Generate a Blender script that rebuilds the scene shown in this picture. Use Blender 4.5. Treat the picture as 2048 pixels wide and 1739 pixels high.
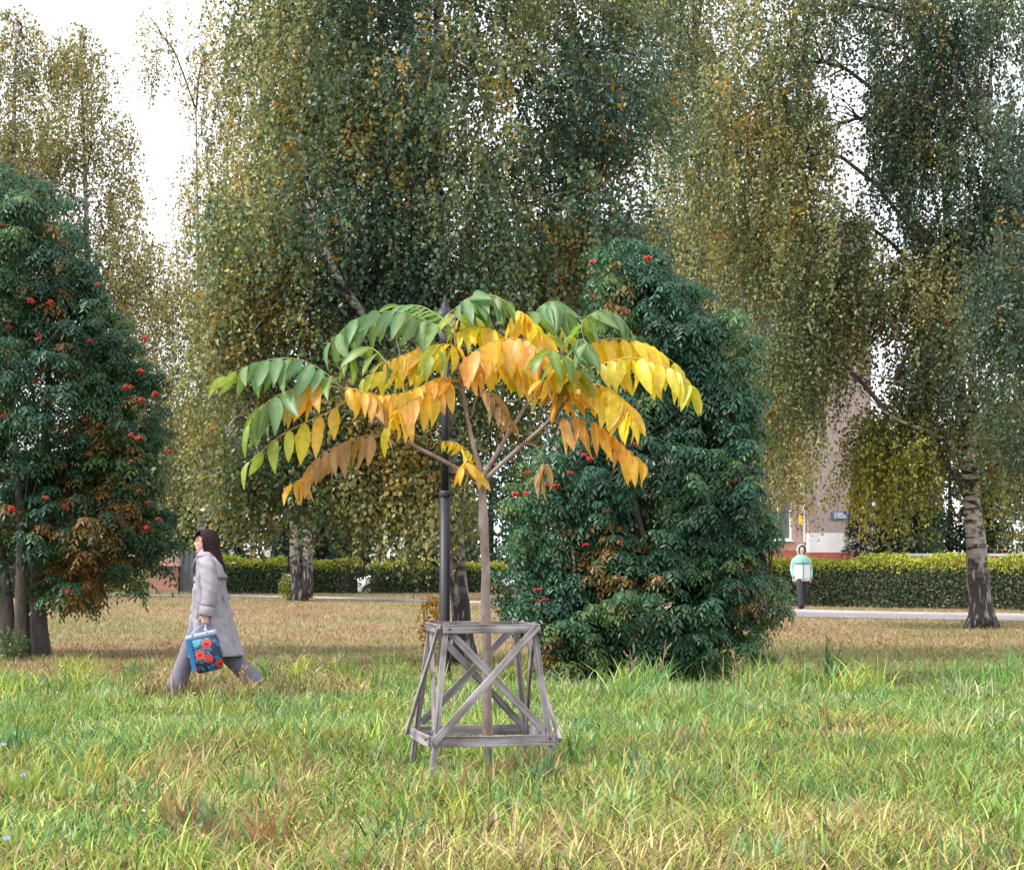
import bpy, bmesh, math, random
import numpy as np
from mathutils import Vector, Matrix, Quaternion

R = math.radians
random.seed(7)
rng = np.random.default_rng(7)
sc = bpy.context.scene
for o in list(bpy.data.objects):
    bpy.data.objects.remove(o)
COL = sc.collection

# ------------------------------------------------------------------ camera, sky, sun, exposure
F = 4100.0                       # focal length in photo pixels (photo 2048 x 1739)
CAMZ = 1.45
HORIZON = 1105.0
TH = math.atan((HORIZON - 869.5) / F)
cam = bpy.data.cameras.new('camera')
cam.sensor_width = 36.0
cam.lens = 36.0 * F / 2048.0
cam.clip_end = 3000
camo = bpy.data.objects.new('camera', cam)
COL.objects.link(camo)
camo.location = (0, 0, CAMZ)
camo.rotation_euler = (R(90) + TH, 0, 0)
sc.camera = camo

SUN_EL, SUN_AZ = 48, 250         # azimuth of the sun, degrees clockwise from +Y
w = bpy.data.worlds.new('World')
sc.world = w
w.use_nodes = True
nt = w.node_tree
nt.nodes.clear()
sky = nt.nodes.new('ShaderNodeTexSky')
sky.sky_type = 'NISHITA'
sky.sun_disc = False
sky.sun_elevation = R(SUN_EL)
sky.sun_rotation = R(SUN_AZ)
sky.dust_density = 4.0
hs = nt.nodes.new('ShaderNodeHueSaturation')       # thin bright overcast: little blue left
hs.inputs['Saturation'].default_value = 0.12
mixc = nt.nodes.new('ShaderNodeMix')
mixc.data_type = 'RGBA'
mixc.inputs[0].default_value = 0.72
mixc.inputs[7].default_value = (8.2, 8.4, 8.9, 1)
bg = nt.nodes.new('ShaderNodeBackground')
bg.inputs[1].default_value = 0.12
wo = nt.nodes.new('ShaderNodeOutputWorld')
nt.links.new(sky.outputs[0], hs.inputs['Color'])
nt.links.new(hs.outputs[0], mixc.inputs[6])
nt.links.new(mixc.outputs[2], bg.inputs[0])
nt.links.new(bg.outputs[0], wo.inputs[0])

sl = bpy.data.lights.new('sun', 'SUN')
sl.energy = 2.2
sl.angle = R(10)
sl.color = (1.0, 0.95, 0.86)
so = bpy.data.objects.new('sun', sl)
COL.objects.link(so)
az = R(SUN_AZ)
sdir = Vector((math.sin(az) * math.cos(R(SUN_EL)), math.cos(az) * math.cos(R(SUN_EL)), math.sin(R(SUN_EL))))
so.rotation_euler = sdir.to_track_quat('Z', 'Y').to_euler()
so.location = (-20, -10, 30)

vs = sc.view_settings
vs.view_transform = 'Standard'
vs.look = 'None'
vs.gamma = 1.0
vs.use_curve_mapping = False
vs.exposure = 1.05
sc.render.engine = 'CYCLES'
sc.cycles.use_denoising = True
sc.cycles.max_bounces = 6
sc.cycles.diffuse_bounces = 4
sc.cycles.glossy_bounces = 2
sc.cycles.transmission_bounces = 4
sc.cycles.transparent_max_bounces = 6
sc.cycles.caustics_reflective = False
sc.cycles.caustics_refractive = False

# ------------------------------------------------------------------ pixel -> place
ST, CT = math.sin(TH), math.cos(TH)

def ray(px, py):
    a = (px - 1024.0) / F
    b = (869.5 - py) / F
    return Vector((a, CT - b * ST, ST + b * CT))

def P(px, py, Y):
    """the point seen at photo pixel (px, py) that lies Y metres away (world +Y)"""
    d = ray(px, py)
    return Vector((0, 0, CAMZ)) + d * (Y / d.y)

def G(px, py, z=0.0):
    """the ground point seen at photo pixel (px, py)"""
    d = ray(px, py)
    return Vector((0, 0, CAMZ)) + d * ((z - CAMZ) / d.z)

# ------------------------------------------------------------------ helpers
def tag(o, label=None, cat=None, group=None, kind=None):
    if label: o['label'] = label
    if cat: o['category'] = cat
    if group: o['group'] = group
    if kind: o['kind'] = kind
    return o

def link(name, data, parent=None, loc=None):
    o = bpy.data.objects.new(name, data)
    COL.objects.link(o)
    if parent is not None:
        o.parent = parent
    if loc is not None:
        o.location = loc
    return o

def thing(name, loc, label, cat, group=None, rz=0.0):
    o = link(name, None, None, loc)
    o.empty_display_size = 0.2
    o.rotation_euler = (0, 0, rz)
    return tag(o, label, cat, group)

def np_mesh(name, verts, faces_flat, counts, cols=None, smooth=False, attr='Col'):
    me = bpy.data.meshes.new(name)
    verts = np.ascontiguousarray(verts, dtype=np.float32)
    n = len(verts)
    me.vertices.add(n)
    me.vertices.foreach_set('co', verts.ravel())
    faces_flat = np.ascontiguousarray(faces_flat, dtype=np.int32).ravel()
    me.loops.add(len(faces_flat))
    me.loops.foreach_set('vertex_index', faces_flat)
    counts = np.asarray(counts, dtype=np.int32)
    me.polygons.add(len(counts))
    starts = np.concatenate([[0], np.cumsum(counts)[:-1]]).astype(np.int32)
    me.polygons.foreach_set('loop_start', starts)
    me.polygons.foreach_set('loop_total', counts)
    if smooth:
        me.polygons.foreach_set('use_smooth', np.ones(len(counts), dtype=bool))
    if cols is not None:
        a = me.attributes.new(attr, 'FLOAT_COLOR', 'POINT')
        c4 = np.ones((n, 4), dtype=np.float32)
        c4[:, :3] = cols
        a.data.foreach_set('color', c4.ravel())
    me.update(calc_edges=True)
    return me

class MB:
    """collects simple shapes into one mesh"""
    def __init__(s):
        s.v, s.f = [], []
    def add(s, vs, fs):
        k = len(s.v)
        s.v += [tuple(v) for v in vs]
        s.f += [tuple(i + k for i in f) for f in fs]
        return s
    def box(s, c, size, M=None):
        x, y, z = [a / 2 for a in size]
        vs = [Vector((sx * x, sy * y, sz * z)) for sz in (-1, 1) for sy in (-1, 1) for sx in (-1, 1)]
        if M is not None:
            vs = [M @ v for v in vs]
        vs = [v + Vector(c) for v in vs]
        return s.add(vs, [(0, 2, 3, 1), (4, 5, 7, 6), (0, 1, 5, 4), (2, 6, 7, 3), (0, 4, 6, 2), (1, 3, 7, 5)])
    def loft(s, rings, cap=True):
        n = len(rings[0])
        k = []
        fs = []
        for i in range(len(rings) - 1):
            for j in range(n):
                a, b = i * n + j, i * n + (j + 1) % n
                fs.append((a, b, b + n, a + n))
        if cap:
            fs.append(tuple(reversed(range(n))))
            fs.append(tuple(range((len(rings) - 1) * n, len(rings) * n)))
        return s.add([p for r in rings for p in r], fs)
    def tube(s, pts, rad, n=8, cap=True):
        pts = [Vector(p) for p in pts]
        if not hasattr(rad, '__len__'):
            rad = [rad] * len(pts)
        rings = []
        ref = None
        for i, p in enumerate(pts):
            t = (pts[min(i + 1, len(pts) - 1)] - pts[max(i - 1, 0)]).normalized()
            if ref is None:
                ref = t.orthogonal().normalized()
            ref = (ref - t * ref.dot(t)).normalized()
            b = t.cross(ref)
            rings.append([p + (ref * math.cos(2 * math.pi * j / n) + b * math.sin(2 * math.pi * j / n)) * rad[i] for j in range(n)])
        return s.loft(rings, cap)
    def ball(s, c, r, n=8, m=6):
        if not hasattr(r, '__len__'):
            r = (r, r, r)
        c = Vector(c)
        rings = []
        for i in range(1, m):
            ph = math.pi * i / m
            rings.append([c + Vector((r[0] * math.sin(ph) * math.cos(2 * math.pi * j / n), r[1] * math.sin(ph) * math.sin(2 * math.pi * j / n), -r[2] * math.cos(ph))) for j in range(n)])
        k = len(s.v)
        s.loft(rings, cap=False)
        top, bot = len(s.v), len(s.v) + 1
        s.v += [tuple(c + Vector((0, 0, r[2]))), tuple(c - Vector((0, 0, r[2])))]
        L = k + (m - 2) * n
        for j in range(n):
            s.f.append((bot, k + (j + 1) % n, k + j))
            s.f.append((top, L + j, L + (j + 1) % n))
        return s
    def revolve(s, prof, c=(0, 0, 0), n=16):
        """prof: (r, z) list"""
        c = Vector(c)
        return s.loft([[c + Vector((r * math.cos(2 * math.pi * j / n), r * math.sin(2 * math.pi * j / n), z)) for j in range(n)] for r, z in prof])
    def mesh(s, name, smooth=False, mat=None):
        me = bpy.data.meshes.new(name)
        me.from_pydata(s.v, [], s.f)
        if smooth:
            me.polygons.foreach_set('use_smooth', [True] * len(me.polygons))
        if mat:
            me.materials.append(mat)
        me.update()
        return me
    def build(s, name, mat, parent=None, loc=None, smooth=False, bevel=0.0):
        o = link(name, s.mesh(name, smooth, mat), parent, loc)
        if bevel:
            b = o.modifiers.new('bevel', 'BEVEL')
            b.width = bevel
            b.segments = 2
            b.limit_method = 'ANGLE'
        return o

def spline(pts, n):
    """Catmull-Rom through pts, n samples"""
    pts = [Vector(p) for p in pts]
    Q = [pts[0] * 2 - pts[1]] + pts + [pts[-1] * 2 - pts[-2]]
    out = []
    m = len(pts) - 1
    for i in range(n):
        u = i / (n - 1) * m
        k = min(int(u), m - 1)
        t = u - k
        a, b, c, d = Q[k], Q[k + 1], Q[k + 2], Q[k + 3]
        out.append(0.5 * ((2 * b) + (c - a) * t + (2 * a - 5 * b + 4 * c - d) * t * t + (3 * b - a - 3 * c + d) * t ** 3))
    return out

def unit(a):
    return a / np.maximum(np.linalg.norm(a, axis=-1, keepdims=True), 1e-9)

def vnoise(p, scale, seed=0):
    """cheap value noise in numpy, p (N,3) -> 0..1"""
    q = np.asarray(p, dtype=np.float64) / scale + seed * 17.31
    i = np.floor(q).astype(np.int64)
    f = q - i
    f = f * f * (3 - 2 * f)
    def h(ix, iy, iz):
        n = (ix * 374761393 + iy * 668265263 + iz * 2147483647 + seed * 974711) & 0xffffffff
        n = ((n ^ (n >> 13)) * 1274126177) & 0xffffffff
        return ((n ^ (n >> 16)) & 0xffff) / 65535.0
    r = 0
    for dx in (0, 1):
        for dy in (0, 1):
            for dz in (0, 1):
                wgt = (f[:, 0] if dx else 1 - f[:, 0]) * (f[:, 1] if dy else 1 - f[:, 1]) * (f[:, 2] if dz else 1 - f[:, 2])
                r = r + wgt * h(i[:, 0] + dx, i[:, 1] + dy, i[:, 2] + dz)
    return r

def leaf_geo(pos, d, nrm, L, W, cup=0.18):
    """folded rhombic leaves: returns verts (N*4,3), tris"""
    d = unit(d)
    s = unit(np.cross(d, nrm))
    nn = np.cross(s, d)
    L = np.asarray(L)[:, None]
    W = np.asarray(W)[:, None]
    N = len(pos)
    v = np.empty((N, 4, 3), dtype=np.float32)
    v[:, 0] = pos
    v[:, 1] = pos + d * L * 0.45 + s * W * 0.5 + nn * W * cup
    v[:, 2] = pos + d * L
    v[:, 3] = pos + d * L * 0.45 - s * W * 0.5 + nn * W * cup
    k = (np.arange(N) * 4)[:, None]
    t = np.concatenate([k + np.array([[0, 1, 2]]), k + np.array([[0, 2, 3]])], axis=1).reshape(-1, 3)
    return v.reshape(-1, 3), t

def pal(palette, wts, n, key=None, jitter=0.18):
    """pick palette colours (linear) with weights; key 0..1 (clumped) chooses the entry"""
    palette = np.array(palette)
    cw = np.cumsum(np.array(wts) / np.sum(wts))
    k = rng.random(n) if key is None else np.clip(key, 0, 0.9999)
    idx = np.searchsorted(cw, k)
    c = palette[np.minimum(idx, len(palette) - 1)]
    return np.clip(c * (1 + jitter * rng.standard_normal((n, 1))) * (1 + 0.07 * rng.standard_normal((n, 3))), 0.004, 0.95)

def rand_dirs(n):
    return unit(rng.standard_normal((n, 3)))

# ------------------------------------------------------------------ materials
def mat_new(name):
    m = bpy.data.materials.new(name)
    m.use_nodes = True
    return m, m.node_tree, m.node_tree.nodes, m.node_tree.links

def plain(name, col, rough=0.6, noise=0.0, scale=8.0, spec=0.5, metal=0.0, bump=0.0, stretch=(1, 1, 1), col2=None):
    m, t, N, Lk = mat_new(name)
    b = N['Principled BSDF']
    b.inputs['Roughness'].default_value = rough
    b.inputs['Specular IOR Level'].default_value = spec
    b.inputs['Metallic'].default_value = metal
    b.inputs['Base Color'].default_value = (*col, 1)
    if noise or col2 or bump:
        tc = N.new('ShaderNodeTexCoord')
        mp = N.new('ShaderNodeMapping')
        mp.inputs['Scale'].default_value = stretch
        nz = N.new('ShaderNodeTexNoise')
        nz.inputs['Scale'].default_value = scale
        nz.inputs['Detail'].default_value = 5
        Lk.new(tc.outputs['Object'], mp.inputs[0])
        Lk.new(mp.outputs[0], nz.inputs['Vector'])
        r = N.new('ShaderNodeValToRGB')
        c2 = col2 or tuple(c * (1 - noise) for c in col)
        r.color_ramp.elements[0].position = 0.32
        r.color_ramp.elements[1].position = 0.68
        r.color_ramp.elements[0].color = (*c2, 1)
        r.color_ramp.elements[1].color = (*col, 1)
        Lk.new(nz.outputs['Fac'], r.inputs[0])
        Lk.new(r.outputs[0], b.inputs['Base Color'])
        if bump:
            bp = N.new('ShaderNodeBump')
            bp.inputs['Strength'].default_value = bump
            bp.inputs['Distance'].default_value = 0.01
            Lk.new(nz.outputs['Fac'], bp.inputs['Height'])
            Lk.new(bp.outputs[0], b.inputs['Normal'])
    return m

def leafmat(name, trans=0.35, rough=0.45, spec=0.35, source='Col'):
    m, t, N, Lk = mat_new(name)
    b = N['Principled BSDF']
    b.inputs['Roughness'].default_value = rough
    b.inputs['Specular IOR Level'].default_value = spec
    a = N.new('ShaderNodeAttribute')
    a.attribute_name = source
    Lk.new(a.outputs['Color'], b.inputs['Base Color'])
    tr = N.new('ShaderNodeBsdfTranslucent')
    g = N.new('ShaderNodeMix')
    g.data_type = 'RGBA'
    g.blend_type = 'MULTIPLY'
    g.inputs[0].default_value = 1.0
    g.inputs[7].default_value = (1.08, 1.1, 0.72, 1)
    Lk.new(a.outputs['Color'], g.inputs[6])
    Lk.new(g.outputs[2], tr.inputs['Color'])
    mx = N.new('ShaderNodeMixShader')
    mx.inputs[0].default_value = trans
    Lk.new(b.outputs[0], mx.inputs[1])
    Lk.new(tr.outputs[0], mx.inputs[2])
    Lk.new(mx.outputs[0], N['Material Output'].inputs['Surface'])
    return m

def frondmat():
    """large compound-leaf leaflets: colour per object, pale midrib, mottling, browned margin"""
    m, t, N, Lk = mat_new('walnut_leaflet')
    b = N['Principled BSDF']
    b.inputs['Roughness'].default_value = 0.42
    b.inputs['Specular IOR Level'].default_value = 0.6
    oi = N.new('ShaderNodeObjectInfo')
    at = N.new('ShaderNodeAttribute')
    at.attribute_name = 'zone'          # R: midrib, G: margin
    sp = N.new('ShaderNodeSeparateColor')
    Lk.new(at.outputs['Color'], sp.inputs[0])
    geo = N.new('ShaderNodeNewGeometry')
    nz = N.new('ShaderNodeTexNoise')
    nz.inputs['Scale'].default_value = 26
    nz.inputs['Detail'].default_value = 4
    Lk.new(geo.outputs['Position'], nz.inputs['Vector'])
    def mix(fac, a, bcol, mode='MIX'):
        x = N.new('ShaderNodeMix')
        x.data_type = 'RGBA'
        x.blend_type = mode
        if hasattr(fac, 'is_output'): Lk.new(fac, x.inputs[0])
        else: x.inputs[0].default_value = fac
        for s, i in ((a, 6), (bcol, 7)):
            if hasattr(s, 'is_output'): Lk.new(s, x.inputs[i])
            else: x.inputs[i].default_value = (*s, 1)
        return x.outputs[2]
    rp = N.new('ShaderNodeValToRGB')
    rp.color_ramp.elements[0].position = 0.35
    rp.color_ramp.elements[0].color = (0.86, 0.80, 0.72, 1)
    rp.color_ramp.elements[1].position = 0.66
    rp.color_ramp.elements[1].color = (1.15, 1.15, 1.05, 1)
    Lk.new(nz.outputs['Fac'], rp.inputs[0])
    c = mix(1.0, oi.outputs['Color'], rp.outputs[0], 'MULTIPLY')
    mr = N.new('ShaderNodeMath')
    mr.operation = 'MULTIPLY'
    Lk.new(sp.outputs[1], mr.inputs[0])
    Lk.new(oi.outputs['Random'], mr.inputs[1])
    mr2 = N.new('ShaderNodeMath')
    mr2.operation = 'MULTIPLY'
    mr2.inputs[1].default_value = 0.28
    Lk.new(mr.outputs[0], mr2.inputs[0])
    c = mix(mr2.outputs[0], c, (0.36, 0.17, 0.05))
    mv = N.new('ShaderNodeMath')
    mv.operation = 'MULTIPLY'
    mv.inputs[1].default_value = 0.35
    Lk.new(sp.outputs[0], mv.inputs[0])
    c = mix(mv.outputs[0], c, (0.62, 0.58, 0.25))
    Lk.new(c, b.inputs['Base Color'])
    tr = N.new('ShaderNodeBsdfTranslucent')
    c2 = mix(1.0, c, (1.15, 1.05, 0.55), 'MULTIPLY')
    Lk.new(c2, tr.inputs['Color'])
    mx = N.new('ShaderNodeMixShader')
    mx.inputs[0].default_value = 0.5
    Lk.new(b.outputs[0], mx.inputs[1])
    Lk.new(tr.outputs[0], mx.inputs[2])
    Lk.new(mx.outputs[0], N['Material Output'].inputs['Surface'])
    return m

def birchbark():
    m, t, N, Lk = mat_new('birch_bark')
    b = N['Principled BSDF']
    b.inputs['Roughness'].default_value = 0.75
    tc = N.new('ShaderNodeTexCoord')
    mp = N.new('ShaderNodeMapping')
    mp.inputs['Scale'].default_value = (3.0, 3.0, 9.0)
    Lk.new(tc.outputs['Object'], mp.inputs[0])
    n1 = N.new('ShaderNodeTexNoise')
    n1.inputs['Scale'].default_value = 1.2
    n1.inputs['Detail'].default_value = 6
    Lk.new(mp.outputs[0], n1.inputs['Vector'])
    r1 = N.new('ShaderNodeValToRGB')
    r1.color_ramp.elements[0].position = 0.43
    r1.color_ramp.elements[0].color = (0.025, 0.02, 0.02, 1)
    r1.color_ramp.elements[1].position = 0.53
    r1.color_ramp.elements[1].color = (0.46, 0.42, 0.39, 1)
    Lk.new(n1.outputs['Fac'], r1.inputs[0])
    # rough black fissured foot of the trunk with pale flakes
    mp2 = N.new('ShaderNodeMapping')
    mp2.inputs['Scale'].default_value = (14, 14, 3.2)
    Lk.new(tc.outputs['Object'], mp2.inputs[0])
    n2 = N.new('ShaderNodeTexNoise')
    n2.inputs['Scale'].default_value = 1.0
    n2.inputs['Detail'].default_value = 3
    Lk.new(mp2.outputs[0], n2.inputs['Vector'])
    r2 = N.new('ShaderNodeValToRGB')
    r2.color_ramp.elements[0].position = 0.52
    r2.color_ramp.elements[0].color = (0.03, 0.022, 0.024, 1)
    r2.color_ramp.elements[1].position = 0.64
    r2.color_ramp.elements[1].color = (0.3, 0.27, 0.26, 1)
    Lk.new(n2.outputs['Fac'], r2.inputs[0])
    sx = N.new('ShaderNodeSeparateXYZ')
    Lk.new(tc.outputs['Object'], sx.inputs[0])
    ad = N.new('ShaderNodeMath')
    ad.operation = 'MULTIPLY_ADD'
    Lk.new(n1.outputs['Fac'], ad.inputs[0])
    ad.inputs[1].default_value = 1.6
    Lk.new(sx.outputs['Z'], ad.inputs[2])
    mr = N.new('ShaderNodeMapRange')
    mr.inputs['From Min'].default_value = 1.7
    mr.inputs['From Max'].default_value = 3.0
    Lk.new(ad.outputs[0], mr.inputs['Value'])
    mx = N.new('ShaderNodeMix')
    mx.data_type = 'RGBA'
    Lk.new(mr.outputs[0], mx.inputs[0])
    Lk.new(r2.outputs[0], mx.inputs[6])
    Lk.new(r1.outputs[0], mx.inputs[7])
    Lk.new(mx.outputs[2], b.inputs['Base Color'])
    bp = N.new('ShaderNodeBump')
    bp.inputs['Strength'].default_value = 0.7
    bp.inputs['Distance'].default_value = 0.03
    Lk.new(n2.outputs['Fac'], bp.inputs['Height'])
    Lk.new(bp.outputs[0], b.inputs['Normal'])
    return m

def woodmat():
    m, t, N, Lk = mat_new('weathered_grey_wood')
    b = N['Principled BSDF']
    b.inputs['Roughness'].default_value = 0.8
    tc = N.new('ShaderNodeTexCoord')
    oi = N.new('ShaderNodeObjectInfo')
    av = N.new('ShaderNodeVectorMath')
    av.operation = 'ADD'
    sc_ = N.new('ShaderNodeVectorMath')
    sc_.operation = 'SCALE'
    sc_.inputs['Scale'].default_value = 9.0
    Lk.new(oi.outputs['Random'], sc_.inputs[0])
    Lk.new(tc.outputs['Object'], av.inputs[0])
    Lk.new(sc_.outputs[0], av.inputs[1])
    mp = N.new('ShaderNodeMapping')
    mp.inputs['Scale'].default_value = (2.0, 60, 60)
    Lk.new(av.outputs[0], mp.inputs[0])
    n1 = N.new('ShaderNodeTexNoise')
    n1.inputs['Scale'].default_value = 1.0
    n1.inputs['Detail'].default_value = 4
    Lk.new(mp.outputs[0], n1.inputs['Vector'])
    n2 = N.new('ShaderNodeTexNoise')
    n2.inputs['Scale'].default_value = 5.0
    n2.inputs['Detail'].default_value = 3
    Lk.new(av.outputs[0], n2.inputs['Vector'])
    r = N.new('ShaderNodeValToRGB')
    r.color_ramp.elements[0].position = 0.3
    r.color_ramp.elements[0].color = (0.12, 0.10, 0.105, 1)
    r.color_ramp.elements[1].position = 0.62
    r.color_ramp.elements[1].color = (0.40, 0.365, 0.40, 1)
    Lk.new(n1.outputs['Fac'], r.inputs[0])
    r2 = N.new('ShaderNodeValToRGB')
    r2.color_ramp.elements[0].position = 0.3
    r2.color_ramp.elements[0].color = (0.5, 0.44, 0.42, 1)
    r2.color_ramp.elements[1].position = 0.65
    r2.color_ramp.elements[1].color = (1.1, 1.1, 1.1, 1)
    Lk.new(n2.outputs['Fac'], r2.inputs[0])
    mx = N.new('ShaderNodeMix')
    mx.data_type = 'RGBA'
    mx.blend_type = 'MULTIPLY'
    mx.inputs[0].default_value = 1
    Lk.new(r.outputs[0], mx.inputs[6])
    Lk.new(r2.outputs[0], mx.inputs[7])
    Lk.new(mx.outputs[2], b.inputs['Base Color'])
    bp = N.new('ShaderNodeBump')
    bp.inputs['Strength'].default_value = 0.5
    bp.inputs['Distance'].default_value = 0.004
    Lk.new(n1.outputs['Fac'], bp.inputs['Height'])
    Lk.new(bp.outputs[0], b.inputs['Normal'])
    return m

def groundmat():
    m, t, N, Lk = mat_new('lawn_soil')
    b = N['Principled BSDF']
    b.inputs['Roughness'].default_value = 0.95
    b.inputs['Specular IOR Level'].default_value = 0.1
    geo = N.new('ShaderNodeNewGeometry')
    def noise(scale, det=4):
        n = N.new('ShaderNodeTexNoise')
        n.inputs['Scale'].default_value = scale
        n.inputs['Detail'].default_value = det
        Lk.new(geo.outputs['Position'], n.inputs['Vector'])
        return n
    n1, n2, n3 = noise(0.45), noise(7.0, 6), noise(40, 3)
    sx = N.new('ShaderNodeSeparateXYZ')
    Lk.new(geo.outputs['Position'], sx.inputs[0])
    ma = N.new('ShaderNodeMath')
    ma.operation = 'MULTIPLY_ADD'
    Lk.new(n1.outputs['Fac'], ma.inputs[0])
    ma.inputs[1].default_value = 9.0
    Lk.new(sx.outputs['Y'], ma.inputs[2])
    mr = N.new('ShaderNodeMapRange')
    mr.inputs['From Min'].default_value = 25.0
    mr.inputs['From Max'].default_value = 31.0
    Lk.new(ma.outputs[0], mr.inputs['Value'])
    def ramp(src, c0, c1, p0=0.35, p1=0.65):
        r = N.new('ShaderNodeValToRGB')
        r.color_ramp.elements[0].position = p0
        r.color_ramp.elements[0].color = (*c0, 1)
        r.color_ramp.elements[1].position = p1
        r.color_ramp.elements[1].color = (*c1, 1)
        Lk.new(src.outputs['Fac'], r.inputs[0])
        return r
    near = ramp(n2, (0.05, 0.04, 0.022), (0.09, 0.095, 0.035))
    far = ramp(n2, (0.24, 0.165, 0.10), (0.25, 0.20, 0.10))
    mx = N.new('ShaderNodeMix')
    mx.data_type = 'RGBA'
    Lk.new(mr.outputs[0], mx.inputs[0])
    Lk.new(near.outputs[0], mx.inputs[6])
    Lk.new(far.outputs[0], mx.inputs[7])
    sp = ramp(n3, (0.7, 0.7, 0.7), (1.2, 1.2, 1.2))
    m2 = N.new('ShaderNodeMix')
    m2.data_type = 'RGBA'
    m2.blend_type = 'MULTIPLY'
    m2.inputs[0].default_value = 1
    Lk.new(mx.outputs[2], m2.inputs[6])
    Lk.new(sp.outputs[0], m2.inputs[7])
    Lk.new(m2.outputs[2], b.inputs['Base Color'])
    return m

M = dict(
    leaf=leafmat('foliage', 0.38, 0.42, 0.5),
    grass=leafmat('grass_blades', 0.3, 0.5, 0.3),
    walnut=frondmat(),
    birch=birchbark(),
    wood=woodmat(),
    ground=groundmat(),
    twig=plain('dark_twig', (0.075, 0.055, 0.05), 0.9),
    rbark=plain('rowan_bark', (0.12, 0.1, 0.09), 0.85, 0.5, 6, stretch=(4, 4, 1), bump=0.5),
    sbark=plain('sapling_bark', (0.36, 0.29, 0.27), 0.75, scale=9, stretch=(2, 2, 1), bump=0.4, col2=(0.20, 0.13, 0.11)),
    rachis_g=plain('leaf_stalk_green', (0.25, 0.27, 0.08), 0.6),
    rachis_y=plain('leaf_stalk_yellow', (0.50, 0.30, 0.06), 0.6),
    rachis_b=plain('leaf_stalk_brown', (0.28, 0.17, 0.10), 0.7),
    berry=plain('rowan_berry', (0.42, 0.018, 0.010), 0.4, spec=0.5),
    iron=plain('dark_painted_iron', (0.022, 0.019, 0.028), 0.5, 0.3, 20, metal=0.0),
    lampglass=plain('lamp_glass', (0.35, 0.34, 0.36), 0.25),
    asphalt=plain('asphalt', (0.07, 0.07, 0.072), 0.9, 0.3, 3),
    path=plain('path_paving', (0.23, 0.205, 0.225), 0.9, 0.25, 1.5),
    kerb=plain('pale_kerb', (0.50, 0.48, 0.48), 0.85, 0.2, 3),
)

# ------------------------------------------------------------------ ground, path, road
def ground_z(y):
    return 0.0 if y < 76 else (-0.38 if y > 77.4 else -0.38 * (y - 76) / 1.4)

b = MB()
ys = [-60, 0, 8, 20, 40, 60, 76, 77.4, 100, 200, 900]
xs = [-700, -60, -20, 0, 20, 60, 700]
vs_ = [(x, y, ground_z(y)) for y in ys for x in xs]
fs_ = [(j * 7 + i, j * 7 + i + 1, (j + 1) * 7 + i + 1, (j + 1) * 7 + i) for j in range(len(ys) - 1) for i in range(6)]
tag(b.add(vs_, fs_).build('ground', M['ground']), 'lawn ground of worn grass and dry earth', kind='structure')

path_pts = spline([(30, 33.5, 0), (16, 41.8, 0), (11.2, 45, 0), (6.6, 48.2, 0), (2, 54, 0), (-3, 61.5, 0), (-8, 66.8, 0), (-13, 69, 0), (-28, 71, 0)], 60)
def ribbon(pts, off0, off1, z0, z1=None):
    b = MB()
    a, c = [], []
    for i, p in enumerate(pts):
        k_ = 0.2 + 0.8 * max(0, min(1, (p.x + 2) / 6))
        t = (pts[min(i + 1, len(pts) - 1)] - pts[max(i - 1, 0)]).normalized()
        n = Vector((t.y, -t.x, 0))
        if n.y < 0: n = -n
        a.append(p + n * off0 * k_ + Vector((0, 0, z0)))
        c.append(p + n * off1 * k_ + Vector((0, 0, z0)))
    k = len(pts)
    if z1 is None:
        b.add(a + c, [(i, i + 1, k + i + 1, k + i) for i in range(k - 1)])
    else:
        up = Vector((0, 0, z1 - z0))
        V = a + c + [v + up for v in a] + [v + up for v in c]
        f = []
        for i in range(k - 1):
            f += [(2 * k + i, 2 * k + i + 1, 3 * k + i + 1, 3 * k + i), (i, i + 1, 2 * k + i + 1, 2 * k + i), (k + i, 3 * k + i, 3 * k + i + 1, k + i + 1)]
        b.add(V, f)
    return b
tag(ribbon(path_pts, -1.5, 1.75, 0.012).build('path', M['path']), 'grey paved park path in front of the clipped hedge', kind='structure')
tag(ribbon(path_pts, 1.75, 2.1, -0.02, 0.06).build('path_kerb', M['kerb']), 'pale stone kerb along the far side of the park path', kind='structure')
b = MB()
b.add([(-90, 78.2, -0.36), (90, 78.2, -0.36), (90, 87, -0.36), (-90, 87, -0.36)], [(0, 1, 2, 3)])
tag(b.build('road', M['asphalt']), 'asphalt street behind the hedges', kind='structure')

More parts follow.
